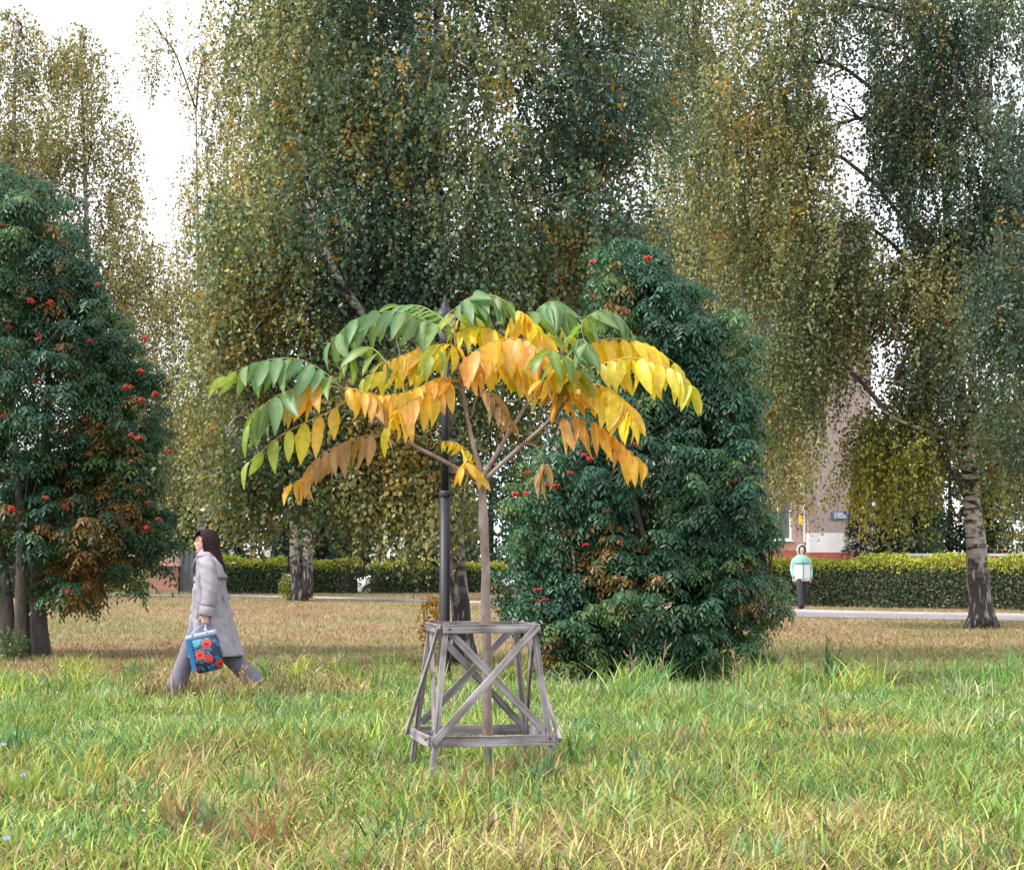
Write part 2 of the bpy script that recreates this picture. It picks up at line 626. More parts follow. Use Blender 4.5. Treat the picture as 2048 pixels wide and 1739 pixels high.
# ------------------------------------------------------------------ grass
def blades(x, y, h, wd, lean, cols, segs=2, z=None):
    """bent grass blades, all in one mesh"""
    N = len(x)
    base = np.stack([x, y, np.zeros(N) if z is None else z], 1)
    az_ = rng.random(N) * 2 * np.pi
    ld = np.stack([np.cos(az_), np.sin(az_), np.zeros(N)], 1)
    a2 = az_ + np.pi / 2 + rng.normal(0, 0.7, N)
    sd = np.stack([np.cos(a2), np.sin(a2), np.zeros(N)], 1) * (wd / 2)[:, None]
    up = np.array([[0, 0, 1.0]])
    rows = []
    for k in range(segs):
        t = k / segs
        c = base + up * (h * (t - 0.35 * lean * t * t))[:, None] + ld * (h * lean * t * t)[:, None]
        wf = 1 - 0.35 * t
        rows += [c - sd * wf, c + sd * wf]
    tip = base + up * (h * (1 - 0.35 * lean))[:, None] + ld * (h * lean)[:, None]
    rows.append(tip)
    nv = 2 * segs + 1
    V = np.stack(rows, 1).reshape(-1, 3)
    k = (np.arange(N) * nv)[:, None]
    tris = []
    for s in range(segs - 1):
        a = 2 * s
        tris += [[a, a + 1, a + 3], [a, a + 3, a + 2]]
    a = 2 * (segs - 1)
    tris.append([a, a + 1, a + 2])
    T = (k[:, :, None] + np.array(tris)[None]).reshape(-1, 3)
    C = np.repeat(cols, nv, axis=0).reshape(N, nv, 3)
    tipc = cols * np.array([[1.12, 1.05, 0.95]])
    C[:, -1] = tipc
    return V, T, C.reshape(-1, 3)

def mesh_from(parts, name):
    V, T, C, off = [], [], [], 0
    for v, t, c in parts:
        V.append(v); T.append(t + off); C.append(c); off += len(v)
    V, T, C = np.concatenate(V), np.concatenate(T), np.concatenate(C)
    return np_mesh(name, V, T, np.full(len(T), 3), C)

def wedge(n, y0, y1, half=0.30, power=1.0):
    """random ground spots in the view wedge; density falls with distance"""
    u = rng.random(n)
    y = (y0 ** power + u * (y1 ** power - y0 ** power)) ** (1 / power)
    x = (rng.random(n) * 2 - 1) * (half * y + 0.4)
    return x, y

GREEN = (0.165, 0.29, 0.075)
LIME = (0.33, 0.39, 0.09)
BLUEG = (0.135, 0.285, 0.115)
STRAW = (0.45, 0.38, 0.18)
TAN = (0.27, 0.18, 0.105)
PALE = (0.42, 0.45, 0.23)
def lushness(x, y):
    p = np.stack([x, y, np.zeros_like(x)], 1)
    n = 0.6 * vnoise(p, 2.2, 3) + 0.4 * vnoise(p, 0.6, 5)
    edge = 1 / (1 + np.exp((y - 22.6 - 6.0 * (vnoise(p, 2.4, 9) - 0.5) - 3.0 * (vnoise(p, 0.8, 19) - 0.5)) / 1.0))
    return n, edge

parts = []
# lush lawn, close
x, y = wedge(180000, 8.6, 29, power=1.2)
n, e = lushness(x, y)
keep = rng.random(len(x)) < (0.15 + 0.85 * e)
x, y, n, e = x[keep], y[keep], n[keep], e[keep]
# trodden round the cage so that its feet show
cgx, cgy = G(965, 1545).x, G(965, 1545).y
cage_d = np.hypot(x - cgx, (y - cgy) * 0.8)
n = n * np.clip((cage_d - 0.25) / 0.9, 0.12, 1)
N_ = len(x)
p3 = np.stack([x, y, 0 * x], 1)
key = np.clip(0.62 * vnoise(p3, 1.1, 21) + 0.38 * rng.random(N_), 0, 1)
key = np.clip((key - 0.5) * 1.9 + 0.5 + 0.16 * np.exp(-((y - 19) / 4.0) ** 2) - 0.10 * np.exp(-((y - 9) / 2.5) ** 2), 0, 0.999)
cols = pal([STRAW, TAN, LIME, GREEN, BLUEG, PALE], [0.12, 0.12, 0.28, 0.27, 0.12, 0.09], N_, key, 0.36)
h = (0.07 + 0.19 * n ** 1.5 + 0.06 * rng.random(N_)) * (0.45 + 0.55 * e) * (0.7 + 0.6 * rng.random(N_))
parts.append(blades(x, y, h, 0.006 + 0.009 * rng.random(N_), 0.25 + 0.95 * rng.random(N_), cols, 3))
# taller tufts
tc = []
tx, ty = wedge(420, 8.8, 25, power=1.2)
for q in range(60):                                   # tall fringe at the foot of the rowan and round the cage
    gp = G(1230 + 520 * random.random(), 1385 + 60 * random.random())
    tx = np.append(tx, gp.x); ty = np.append(ty, gp.y)
for q in range(45):
    gp = G(500 + 300 * random.random(), 1420 + 110 * random.random())
    tx = np.append(tx, gp.x); ty = np.append(ty, gp.y)
ngreen = len(tx)
for q in range(46):                                   # rusty dry tufts round the walking woman's feet and beyond
    gp = G(300 + 420 * random.random() ** 1.3, 1378 + 34 * random.random())
    tx = np.append(tx, gp.x); ty = np.append(ty, gp.y)
for q in range(40):
    gp = G(300 + 1500 * random.random(), 1500 + 230 * random.random())
    tx = np.append(tx, gp.x); ty = np.append(ty, gp.y)
for ti_, (a, bq) in enumerate(zip(tx, ty)):
    k = rng.integers(14, 46)
    r_ = 0.05 + 0.12 * rng.random()
    xx = a + rng.normal(0, r_, k)
    yy = bq + rng.normal(0, r_, k)
    c = pal([GREEN, LIME, BLUEG, PALE], [0.3, 0.35, 0.22, 0.13], 1, None, 0.15)
    if ti_ >= ngreen:
        c = pal([(0.30, 0.19, 0.10), (0.40, 0.30, 0.16), (0.22, 0.17, 0.08)], [1, 1, 1], 1)
    cc = np.clip(c * (1 + 0.16 * rng.standard_normal((k, 1))), 0.01, 0.9)
    hh = (0.14 + 0.2 * rng.random()) * (0.6 + 0.6 * rng.random(k)) * (1.5 if bq > 19.5 and a > 0.9 else 1.0)
    parts.append(blades(xx, yy, hh, 0.009 + 0.009 * rng.random(k), 0.15 + 0.75 * rng.random(k), cc, 3))
# broad weed leaves low in the lawn
x, y = wedge(9000, 8.6, 20, power=1.0)
N_ = len(x)
cols = pal([LIME, BLUEG, STRAW, (0.42, 0.30, 0.07), (0.13, 0.2, 0.06)], [0.35, 0.25, 0.12, 0.08, 0.2], N_)
parts.append(blades(x, y, 0.07 + 0.07 * rng.random(N_), 0.018 + 0.02 * rng.random(N_), 0.7 + 0.6 * rng.random(N_), cols, 3))
go = link('lawn_grass', mesh_from(parts, 'lawn_grass'))
go.data.materials.append(M['grass'])
tag(go, 'long uneven green and straw coloured grass of the near lawn', 'grass', kind='stuff')

# dry short grass, further off
parts = []
x, y = wedge(150000, 21.5, 76, power=1.0)
n, e = lushness(x, y)
keep = rng.random(len(x)) < (1 - 0.9 * e)
x, y, n = x[keep], y[keep], n[keep]
pp = np.array([[p.x, p.y] for p in path_pts])
iy = np.interp(x, pp[::-1, 0], pp[::-1, 1])
wk_ = 0.2 + 0.8 * np.clip((x + 2) / 6, 0, 1)
keep = (y < iy - 1.7 * wk_) | (y > iy + 2.5 * wk_)
x, y, n = x[keep], y[keep], n[keep]
N_ = len(x)
p3 = np.stack([x, y * 0.5, 0 * x], 1)
dry = 0.6 * vnoise(p3, 3.5, 31) + 0.4 * vnoise(p3, 0.9, 33)
cols = pal([(0.29, 0.185, 0.125), TAN, (0.40, 0.32, 0.20), (0.27, 0.24, 0.12), (0.20, 0.22, 0.09)], [0.2, 0.2, 0.2, 0.22, 0.18], N_, np.clip(0.5 + (dry - 0.5) * 2.3 + 0.4 * (rng.random(N_) - 0.5) - 0.026 * np.clip(x, -8, 8), 0, 0.999), 0.16)
parts.append(blades(x, y, (0.03 + 0.06 * rng.random(N_)) * (1 + 0.5 * n), 0.012 + 0.014 * rng.random(N_), 0.3 + 0.9 * rng.random(N_), cols, 1))
go = link('dry_grass', mesh_from(parts, 'dry_grass'))
go.data.materials.append(M['grass'])
tag(go, 'short dry tan grass under and beyond the trees', 'grass', kind='stuff')

# fallen leaves
x, y = wedge(9000, 9, 60, power=1.2)
q = np.stack([x, y, 0 * x], 1)
gpt = G(1780, 1275)
near_ = np.exp(-((x - gpt.x) ** 2 / 10 + (y - gpt.y) ** 2 / 30))
n = vnoise(q, 2.5, 41)
keep = rng.random(len(x)) < np.clip(0.22 + 0.9 * near_ + 0.9 * (n - 0.55), 0.03, 1)
x, y = x[keep], y[keep]
N_ = len(x)
pos = np.stack([x, y, np.where(y < 24, 0.05 + 0.08 * rng.random(N_), 0.02 + 0.04 * rng.random(N_))], 1)
d = rand_dirs(N_); d[:, 2] *= 0.35
nn = rand_dirs(N_) * 0.5 + np.array([[0, 0, 1.0]])
V, T = leaf_geo(pos, d, nn, 0.04 + 0.035 * rng.random(N_), 0.03 + 0.02 * rng.random(N_), 0.3)
C = np.repeat(pal([(0.45, 0.2, 0.07), (0.5, 0.33, 0.09), (0.32, 0.14, 0.08), (0.5, 0.42, 0.28)], [0.35, 0.25, 0.2, 0.2], N_), 4, axis=0)
go = link('fallen_leaves', np_mesh('fallen_leaves', V, T, np.full(len(T), 3), C))
go.data.materials.append(M['leaf'])
tag(go, 'fallen brown and yellow leaves strewn over the lawn', 'leaves', kind='stuff')

# ------------------------------------------------------------------ birches
BG = dict(
    green=([(0.055, 0.112, 0.076), (0.095, 0.165, 0.102), (0.15, 0.205, 0.098), (0.26, 0.30, 0.16), (0.32, 0.31, 0.11)], [0.28, 0.26, 0.22, 0.16, 0.08]),
    dark=([(0.036, 0.082, 0.055), (0.058, 0.112, 0.070), (0.085, 0.125, 0.060), (0.16, 0.18, 0.075)], [0.36, 0.33, 0.22, 0.09]),
    olive=([(0.070, 0.120, 0.058), (0.13, 0.172, 0.072), (0.22, 0.24, 0.10), (0.33, 0.325, 0.14), (0.42, 0.37, 0.14)], [0.22, 0.28, 0.27, 0.17, 0.06]),
    yellow=([(0.13, 0.14, 0.06), (0.24, 0.235, 0.09), (0.38, 0.345, 0.14), (0.52, 0.45, 0.20)], [0.2, 0.32, 0.31, 0.17]),
    gold=([(0.15, 0.18, 0.04), (0.27, 0.27, 0.045), (0.40, 0.33, 0.05)], [0.4, 0.4, 0.2]),
)

def birch(name, label, base, trunks, blobs, depth, rz, leaf=0.055, gap=0.045, hang=(0.3, 0.95), r0=0.16, twigs=True, group='birches in the park', seed=1, thresh=0.43, dens=1.0, sidef=(0.75,), orange=0.80, weep=0.85):
    """trunks: px polylines at this depth; blobs: (cx, cy, rx, ry, strands, palette)"""
    root = thing(name, base, label, 'birch tree', group)
    s = depth / F
    inv = Vector(base)
    for ti, tp in enumerate(trunks):
        pts = [P(px, py, depth + dz) for px, py, dz in tp]
        if ti == 0:
            pts[0] = Vector(base)
        pts = [p - inv for p in spline(pts, 22)]
        k = len(pts)
        rr = [r0 * (sidef[min(ti - 1, len(sidef) - 1)] if ti else 1.0) * (1 - 0.86 * (i / (k - 1)) ** 0.9) for i in range(k)]
        if ti == 0:
            rr[0] *= 1.45; rr[1] *= 1.12
        b = MB()
        b.tube(pts, rr, 14)
        v = np.array(b.v)
        nzv = vnoise(v + 3.1, 0.16, seed) - 0.5
        ctr = np.repeat(np.array([tuple(p) for p in pts]), 14, axis=0)
        v = ctr + (v - ctr) * (1 + 0.28 * nzv[:, None])
        b.v = [tuple(q) for q in v]
        b.build('trunk', M['birch'], root, smooth=True)
    tops, lens, cols, twg = [], [], [], MB()
    main = [P(px, py, depth + dz) for tp in trunks for px, py, dz in tp[1:]]
    for bi, (cx, cy, rx, ry, ns, pk) in enumerate(blobs):
        ns = int(ns * dens)
        c = np.array(P(cx, cy, depth))
        got = 0
        nsamp = int(ns * 4.2)
        u = rand_dirs(nsamp) * (rng.random((nsamp, 1)) ** 0.36)
        pz = c[None] + u * np.array([[rx * s, rz * min(1.0, 0.45 + rx * s / rz * 0.5), ry * s]])
        nv = 0.6 * vnoise(pz, 1.0, seed) + 0.4 * vnoise(pz, 0.42, seed + 1)
        pz = pz[nv > thresh][:ns]
        L = hang[0] + (hang[1] - hang[0]) * rng.random(len(pz)) ** 1.4
        L = np.minimum(L, np.maximum(pz[:, 2] - 0.7, 0.15))
        key = np.clip(0.5 + 1.7 * (0.6 * vnoise(pz, 1.3, seed + 5) + 0.4 * vnoise(pz, 0.5, seed + 6) - 0.5) + 0.5 * (rng.random(len(pz)) - 0.5), 0, 0.999)
        tops.append(pz); lens.append(L)
        cols.append(np.stack([key, np.full(len(pz), list(BG).index(pk))], 1))
        # a limb from the trunk to the clump, then side branches into it
        cv = Vector(c) + Vector((0, 0, 0.1 * ry * s))
        tr = min(main, key=lambda q: abs(q.z - (cv.z - 0.8 * (cv - q).length * 0.7)) + 0.4 * (q - cv).length)
        mid = (tr + cv) / 2 + Vector((random.uniform(-.2, .2), random.uniform(-.3, .3), 0.25 * (cv - tr).length))
        lim = spline([tr, mid, cv, cv + (cv - mid) * 0.5 - Vector((0, 0, 0.25))], 12)
        twg.tube([p - inv for p in lim], [r0 * 0.17 * (1 - 0.85 * i / 11) + 0.006 for i in range(12)], 6)
        for q in range(min(14, len(pz))):
            e = Vector(pz[rng.integers(len(pz))])
            st = lim[rng.integers(4, 11)]
            m_ = (st + e) / 2 + Vector((0, 0, 0.12 * (e - st).length))
            twg.tube([p - inv for p in spline([st, m_, e], 6)], [0.016 * r0 / 0.16 + 0.004, 0.014, 0.012, 0.010, 0.007, 0.005], 4, cap=False)
    tag(twg.build('limbs', M['twig'] if seed % 2 else M['birch'], root, smooth=True), kind='stuff')
    tops = np.concatenate(tops); lens = np.concatenate(lens); ck = np.concatenate(cols)
    # hanging strands
    n = len(tops)
    sway = rng.normal(0, 0.10, (n, 2))
    out = unit(np.concatenate([tops[:, :2] - np.array([[main[0].x, main[0].y]]), np.zeros((n, 1))], 1)) * 0.5 + 0.9 * unit(np.concatenate([rng.standard_normal((n, 2)), np.zeros((n, 1))], 1))
    cnt = np.maximum((lens / gap).astype(int), 3)
    idx = np.repeat(np.arange(n), cnt)
    t = (np.arange(len(idx)) - np.repeat(np.cumsum(cnt) - cnt, cnt) + rng.random(len(idx))) / cnt[idx]
    def strand(i, t):
        l = lens[i]
        x = tops[i].copy()
        arch = (t - 0.5 * t * t)
        x[:, :2] += out[i, :2] * (weep * l * arch)[:, None] + sway[i] * (t * l)[:, None]
        x[:, 2] += l * (0.35 * t - 1.15 * t ** 1.6)
        return x
    pos = strand(idx, t) + rng.normal(0, 0.5 * leaf, (len(idx), 3))
    d = rand_dirs(len(idx)) * 0.75 + np.array([[0, 0, -0.75]])
    nn = rand_dirs(len(idx))
    Ls = leaf * (0.7 + 0.6 * rng.random(len(idx)))
    V, T = leaf_geo(pos - np.array(base), d, nn, Ls, Ls * 0.72)
    lc = np.empty((len(idx), 3))
    kk = np.clip(ck[idx, 0] + 0.13 * rng.standard_normal(len(idx)), 0, 0.999)
    for pi, pk in enumerate(BG):
        mm = ck[idx, 1] == pi
        if mm.any():
            lc[mm] = pal(BG[pk][0], BG[pk][1], int(mm.sum()), kk[mm], 0.22)
    orn = (vnoise(tops, 0.42 * depth / 27, seed + 9)[idx] + 0.06 * rng.standard_normal(len(idx))) > orange
    lc[orn] = pal([(0.34, 0.20, 0.035), (0.42, 0.26, 0.04), (0.30, 0.22, 0.05)], [1, 1, 1], int(orn.sum()))
    co = link('crown', np_mesh('crown', V, T, np.full(len(T), 3), np.repeat(lc, 4, axis=0)), root)
    co.data.materials.append(M['leaf'])
    co['kind'] = 'stuff'
    if twigs:
        sel = np.arange(n)[rng.random(n) < twigs]
        rows = []
        for tt in (0.0, 0.5, 1.0):
            c = strand(sel, np.full(len(sel), tt)) - np.array(base)
            rad = 0.0052 * (1 - 0.6 * tt) * depth / 27
            for a in (0, 2.094, 4.189):
                rows.append(c + np.array([[math.cos(a) * rad, math.sin(a) * rad, 0]]))
        V = np.stack(rows, 1).reshape(-1, 3)
        fq = []
        for lv in (0, 3):
            for a in range(3):
                b_ = (a + 1) % 3
                fq.append([lv + a, lv + b_, lv + 3 + b_, lv + 3 + a])
        Tq = ((np.arange(len(sel)) * 9)[:, None, None] + np.array(fq)[None]).reshape(-1, 4)
        tw = link('hanging_twigs', np_mesh('hanging_twigs', V, Tq, np.full(len(Tq), 4)), root)
        tw.data.materials.append(M['twig'])
        tw['kind'] = 'stuff'
    return root, len(idx)

tot = 0
def B(*a, **k):
    global tot
    r, n = birch(*a, **k)
    tot += n
    return r

# the big birch behind the lamp post
base = G(930, 1328)
B('birch_tree', 'big weeping green birch with orange flecks standing behind the lamp post', base,
  [[(930, 1328, 0), (918, 1180, 0), (908, 980, 0), (895, 720, 0.1), (880, 420, 0.2), (872, 60, 0.2), (870, -420, 0.2)],
   [(900, 840, 0), (800, 700, -0.4), (705, 600, -0.8), (648, 485, -1.0), (600, 300, -1.0)]],
  [(880, -120, 420, 260, 900, 'green'), (880, 150, 330, 280, 1250, 'green'), (620, 90, 170, 230, 420, 'olive'), (690, 400, 230, 260, 850, 'green'),
   (960, 430, 260, 250, 900, 'green'), (1180, 120, 160, 260, 520, 'green'), (520, 420, 110, 150, 220, 'olive'), (610, 680, 190, 210, 600, 'olive'),
   (800, 740, 200, 210, 600, 'green'), (1030, 700, 180, 180, 380, 'olive'), (520, 850, 110, 130, 260, 'olive'), (720, 930, 170, 110, 400, 'olive'), (1180, 420, 130, 200, 330, 'green'), (480, 640, 80, 140, 170, 'olive'), (500, 980, 80, 70, 120, 'olive'), (1000, 570, 150, 110, 300, 'green'), (760, 590, 150, 110, 260, 'green'), (850, 1010, 110, 80, 220, 'olive')],
  26.6, 2.4, leaf=0.064, gap=0.040, r0=0.14, twigs=0.35, seed=2, dens=1.75)

# double-stemmed birch further back
base = G(600, 1202)
B('birch_tree', 'double-stemmed birch with black rugged foot beside the clipped hedge', base,
  [[(590, 1202, 0), (590, 1120, 0), (588, 1050, 0), (580, 900, 0), (560, 600, 0), (540, 250, 0)],
   [(614, 1195, 0), (616, 1100, 0), (614, 1020, 0), (640, 850, 0), (670, 560, 0), (690, 250, 0)]],
  [(560, 180, 130, 230, 420, 'yellow'), (520, 480, 130, 230, 480, 'olive'), (470, 780, 110, 220, 480, 'olive'), (620, 820, 150, 200, 450, 'olive'), (690, 500, 160, 280, 400, 'olive'), (740, 900, 130, 110, 260, 'green')],
  61.5, 3.0, leaf=0.10, gap=0.085, hang=(0.6, 2.0), r0=0.20, twigs=0.3, seed=3, dens=1.6, orange=0.85, weep=0.6, sidef=(0.95,))

base = Vector(P(396, 1186, 74)); base.z = 0
B('birch_tree', 'pale birch with yellowing crown behind the walking woman', base,
  [[(400, 1186, 0), (402, 1060, 0), (405, 900, 0), (398, 600, 0), (392, 220, 0)]],
  [(330, 90, 50, 110, 30, 'yellow'), (440, 120, 70, 190, 150, 'yellow'), (430, 420, 70, 160, 200, 'yellow'), (330, 620, 90, 150, 260, 'yellow'), (440, 680, 90, 190, 300, 'olive'), (370, 860, 110, 130, 280, 'olive'), (270, 900, 80, 130, 180, 'yellow')],
  74, 3.2, leaf=0.12, gap=0.10, hang=(0.7, 2.4), r0=0.2, twigs=0.3, seed=5, dens=1.9, weep=0.5, orange=0.88)

base = Vector(P(190, 1195, 69)); base.z = 0
B('birch_tree', 'yellowing birch rising over the rowan with the orange patches', base,
  [[(190, 1195, 0), (185, 1000, 0), (180, 700, 0), (170, 350, 0), (160, 70, 0)]],
  [(160, 130, 75, 90, 190, 'yellow'), (180, 300, 95, 130, 260, 'yellow'), (80, 330, 80, 120, 190, 'yellow'), (240, 480, 60, 140, 190, 'yellow'), (120, 540, 110, 150, 300, 'yellow'), (230, 720, 110, 160, 330, 'yellow'), (270, 900, 100, 150, 250, 'olive')],
  69, 3.2, leaf=0.115, gap=0.095, hang=(0.7, 2.3), r0=0.22, twigs=0.3, seed=7, dens=1.5, weep=0.5, orange=0.88)

base = Vector(P(10, 1195, 66)); base.z = 0
B('birch_tree', 'yellowing birch with tapered top at the edge of the park', base,
  [[(10, 1195, 0), (15, 800, 0), (25, 400, 0), (32, 40, 0)]],
  [(35, 90, 60, 80, 120, 'yellow'), (20, 260, 80, 140, 230, 'yellow'), (-60, 330, 90, 200, 200, 'yellow'), (30, 500, 100, 180, 260, 'yellow'), (-40, 800, 140, 250, 260, 'olive')],
  66, 3.2, leaf=0.115, gap=0.095, hang=(0.7, 2.3), r0=0.22, twigs=0.3, seed=9, dens=1.5, weep=0.5, orange=0.88)

# birch with the forked trunk by the path
base = G(1965, 1256)
B('birch_tree', 'forked birch with black rugged foot beside the paved path', base,
  [[(1965, 1256, 0), (1957, 1150, 0), (1944, 1010, 0), (1928, 850, 0), (1905, 650, 0.2), (1890, 350, 0.3), (1880, -150, 0.3)],
   [(1944, 1010, 0), (1945, 860, -0.1), (1948, 640, -0.3), (1975, 300, -0.4), (1990, -100, -0.4)],
   [(1925, 840, 0), (1870, 790, -0.4), (1790, 760, -0.8), (1690, 740, -1.0)],
   [(1932, 900, 0), (1860, 865, -0.6), (1780, 830, -1.0), (1700, 760, -1.2)]],
  [(1560, 150, 110, 230, 330, 'olive'), (1470, 330, 130, 260, 420, 'olive'), (1610, 470, 140, 160, 420, 'olive'), (1800, 30, 120, 110, 230, 'dark'), (1790, 240, 60, 150, 200, 'dark'), (1850, 330, 70, 150, 200, 'dark'),
   (2000, 30, 120, 110, 230, 'green'), (1900, 120, 90, 130, 220, 'dark'), (1960, 250, 70, 90, 110, 'green'), (2060, 380, 90, 190, 300, 'dark'), (1960, 430, 110, 120, 280, 'dark'), (1760, 560, 110, 120, 260, 'olive'), (1650, 660, 120, 130, 280, 'olive'),
   (1560, 760, 100, 130, 220, 'olive'), (1840, 700, 70, 140, 210, 'olive'), (1810, 900, 70, 120, 260, 'gold'), (1740, 880, 40, 90, 90, 'gold'), (2000, 820, 60, 130, 220, 'gold'), (1905, 560, 90, 160, 300, 'olive'), (1900, 770, 60, 110, 110, 'olive'), (1650, 20, 80, 90, 110, 'olive'), (1640, 270, 50, 90, 70, 'olive')],
  39.6, 2.6, leaf=0.078, gap=0.056, hang=(0.6, 2.1), r0=0.25, twigs=0.5, seed=11, dens=1.4, weep=0.45, orange=0.82, sidef=(0.5, 0.22, 0.22))

base = Vector(P(1420, 1205, 56)); base.z = 0
B('birch_tree', 'olive green birch rising behind the dense dark rowan', base,
  [[(1420, 1205, 0), (1415, 900, 0), (1400, 500, 0), (1390, 100, 0), (1385, -300, 0)]],
  [(1340, 60, 130, 160, 330, 'olive'), (1400, -60, 150, 120, 300, 'olive'), (1370, 150, 90, 110, 180, 'olive'), (1370, 300, 150, 200, 420, 'olive'), (1300, 520, 160, 170, 400, 'olive'), (1500, 560, 130, 170, 330, 'olive'), (1440, 780, 160, 150, 330, 'olive'), (1560, 900, 80, 120, 160, 'yellow'), (1130, 620, 110, 150, 200, 'green')],
  56, 3.2, leaf=0.095, gap=0.08, hang=(0.6, 2.0), r0=0.24, twigs=0.3, seed=13, dens=1.7, weep=0.55, orange=0.84)

base = Vector(P(2170, 1290, 34)); base.z = 0
B('birch_tree', 'dark green leafy tree beyond the forked birch trunk', base,
  [[(2170, 1290, 0), (2165, 1000, 0), (2160, 600, 0), (2150, 200, 0)]],
  [(2080, 560, 130, 150, 420, 'dark'), (2060, 760, 110, 170, 380, 'dark'), (2120, 960, 100, 140, 260, 'dark'), (2110, 250, 110, 150, 220, 'dark'), (1990, 640, 70, 90, 130, 'dark')],
  34, 2.2, leaf=0.07, gap=0.05, hang=(0.4, 1.1), r0=0.2, twigs=0.4, seed=12, group=None, dens=1.3, orange=0.84)
print('birch leaves', tot)

# far trees behind the street
def far_tree(name, label, px, top, wpx, depth, palette, n=13000, leaf=0.26, zmin=0.1):
    base = P(px, 1105, depth); base.z = -0.38
    root = thing(name, base, label, 'tree', 'trees beyond the street')
    s = depth / F
    zt = P(px, top, depth).z + 0.38
    MB().tube([(0, 0, 0), (0.05, 0, zt * 0.4), (0, 0, zt * 0.85)], [0.18, 0.13, 0.04], 8).build('trunk', M['rbark'], root)
    zz = rng.random(n)
    rr = np.sqrt(np.clip(1 - zz ** 3, 0, 1)) * (0.25 + 0.75 * np.sqrt(rng.random(n)))
    aa = rng.random(n) * 6.283
    pz = np.stack([np.cos(aa) * rr * wpx * s, np.sin(aa) * rr * 2.2, zmin + zz * (zt - zmin)], 1)
    nv = vnoise(pz + px, 1.0, 51)
    pz = pz[nv > 0.30]
    k = len(pz)
    V, T = leaf_geo(pz, rand_dirs(k) + np.array([[0, 0, -0.6]]), rand_dirs(k), leaf * (0.6 + 0.7 * rng.random(k)), leaf * 0.6 * np.ones(k))
    C = pal(palette[0], palette[1], k, np.clip(vnoise(pz + px, 1.2, 53) + 0.25 * rng.standard_normal(k), 0, .999))
    co = link('crown', np_mesh('crown', V, T, np.full(len(T), 3), np.repeat(C, 4, axis=0)), root)
    co.data.materials.append(M['leaf'])
    co['kind'] = 'stuff'
far_tree('linden_tree', 'round dark green tree across the street, near the brick shed', 480, 820, 150, 97, BG['dark'])
far_tree('linden_tree', 'broad olive green tree across the street behind the parked cars', 760, 760, 190, 98, BG['olive'])
far_tree('linden_tree', 'dark tree across the street at the end of the brick building', 980, 800, 150, 97, BG['dark'])
far_tree('linden_tree', 'yellowish tree across the street behind the brick shed', 240, 860, 150, 99, BG['yellow'])
far_tree('linden_tree', 'dark green tree across the street to the open side of the building', 1900, 860, 120, 99, BG['dark'])
far_tree('linden_tree', 'olive tree across the street behind the forked birch', 2060, 820, 130, 97, BG['olive'])

far_tree('linden_tree', 'low dense dark tree across the street, behind the gap in the hedges', 640, 930, 110, 94, BG['dark'])
far_tree('linden_tree', 'dense green tree across the street beside the corner of the brick house', 1815, 900, 75, 96, BG['green'])
far_tree('linden_tree', 'yellowing tree across the street behind the pale birch', 385, 800, 95, 97, BG['olive'])
for fx_, tp_, wd_, pk_, lb_ in ((60, 900, 130, 'dark', 'dark green tree across the street behind the rowan with the orange patches'), (-200, 850, 160, 'olive', 'broad olive tree across the street past the brick shed'), (-480, 830, 160, 'yellow', 'yellowing tree at the far end of the street'), (2300, 840, 150, 'green', 'green tree across the street past the forked birch')):
    far_tree('linden_tree', lb_, fx_, tp_, wd_, 97.5, BG[pk_], n=9000)
# dark blue spruces
def spruce(px, top, wpx, depth, label):
    base = P(px, 1105, depth); base.z = -0.38
    root = thing('spruce_tree', base, label, 'spruce', 'dark spruces across the street')
    s = depth / F
    H = P(px, top, depth).z + 0.38
    W = wpx * s
    MB().tube([(0, 0, 0), (0, 0, H * 0.95)], [0.09, 0.015], 7).build('trunk', M['rbark'], root)
    ps, ds = [], []
    nl = int(H / 0.16)
    for i in range(nl):
        z = 0.25 + (H - 0.3) * i / nl
        r_ = W * (1 - i / nl) ** 0.85 + 0.06
        for j in range(13):
            a = random.random() * 6.283
            for q in np.linspace(0.15, 1, 7):
                for e in range(3):
                    ps.append((math.cos(a) * r_ * q, math.sin(a) * r_ * q, z - 0.22 * r_ * q + random.uniform(-.06, .06)))
                    ds.append((math.cos(a + random.uniform(-1.1, 1.1)), math.sin(a + random.uniform(-1.1, 1.1)), random.uniform(-.7, .3)))
    ps, ds = np.array(ps), np.array(ds)
    k = len(ps)
    V, T = leaf_geo(ps, ds, rand_dirs(k) + np.array([[0, 0, 1.0]]), 0.2 * (0.7 + 0.5 * rng.random(k)), 0.045 * np.ones(k))
    C = pal([(0.02, 0.034, 0.034), (0.03, 0.047, 0.045), (0.014, 0.022, 0.026)], [1, 1, 1], k)
    co = link('needles', np_mesh('needles', V, T, np.full(len(T), 3), np.repeat(C, 4, axis=0)), root)
    co.data.materials.append(M['leaf'])
    co['kind'] = 'stuff'
spruce(1722, 950, 46, 88.6, 'dark blue spruce in front of the brick building')
spruce(575, 1030, 40, 89, 'low dark spruce behind the double-stemmed birch')
spruce(640, 1040, 42, 89.5, 'low dark spruce behind the hedge, beside the white car')

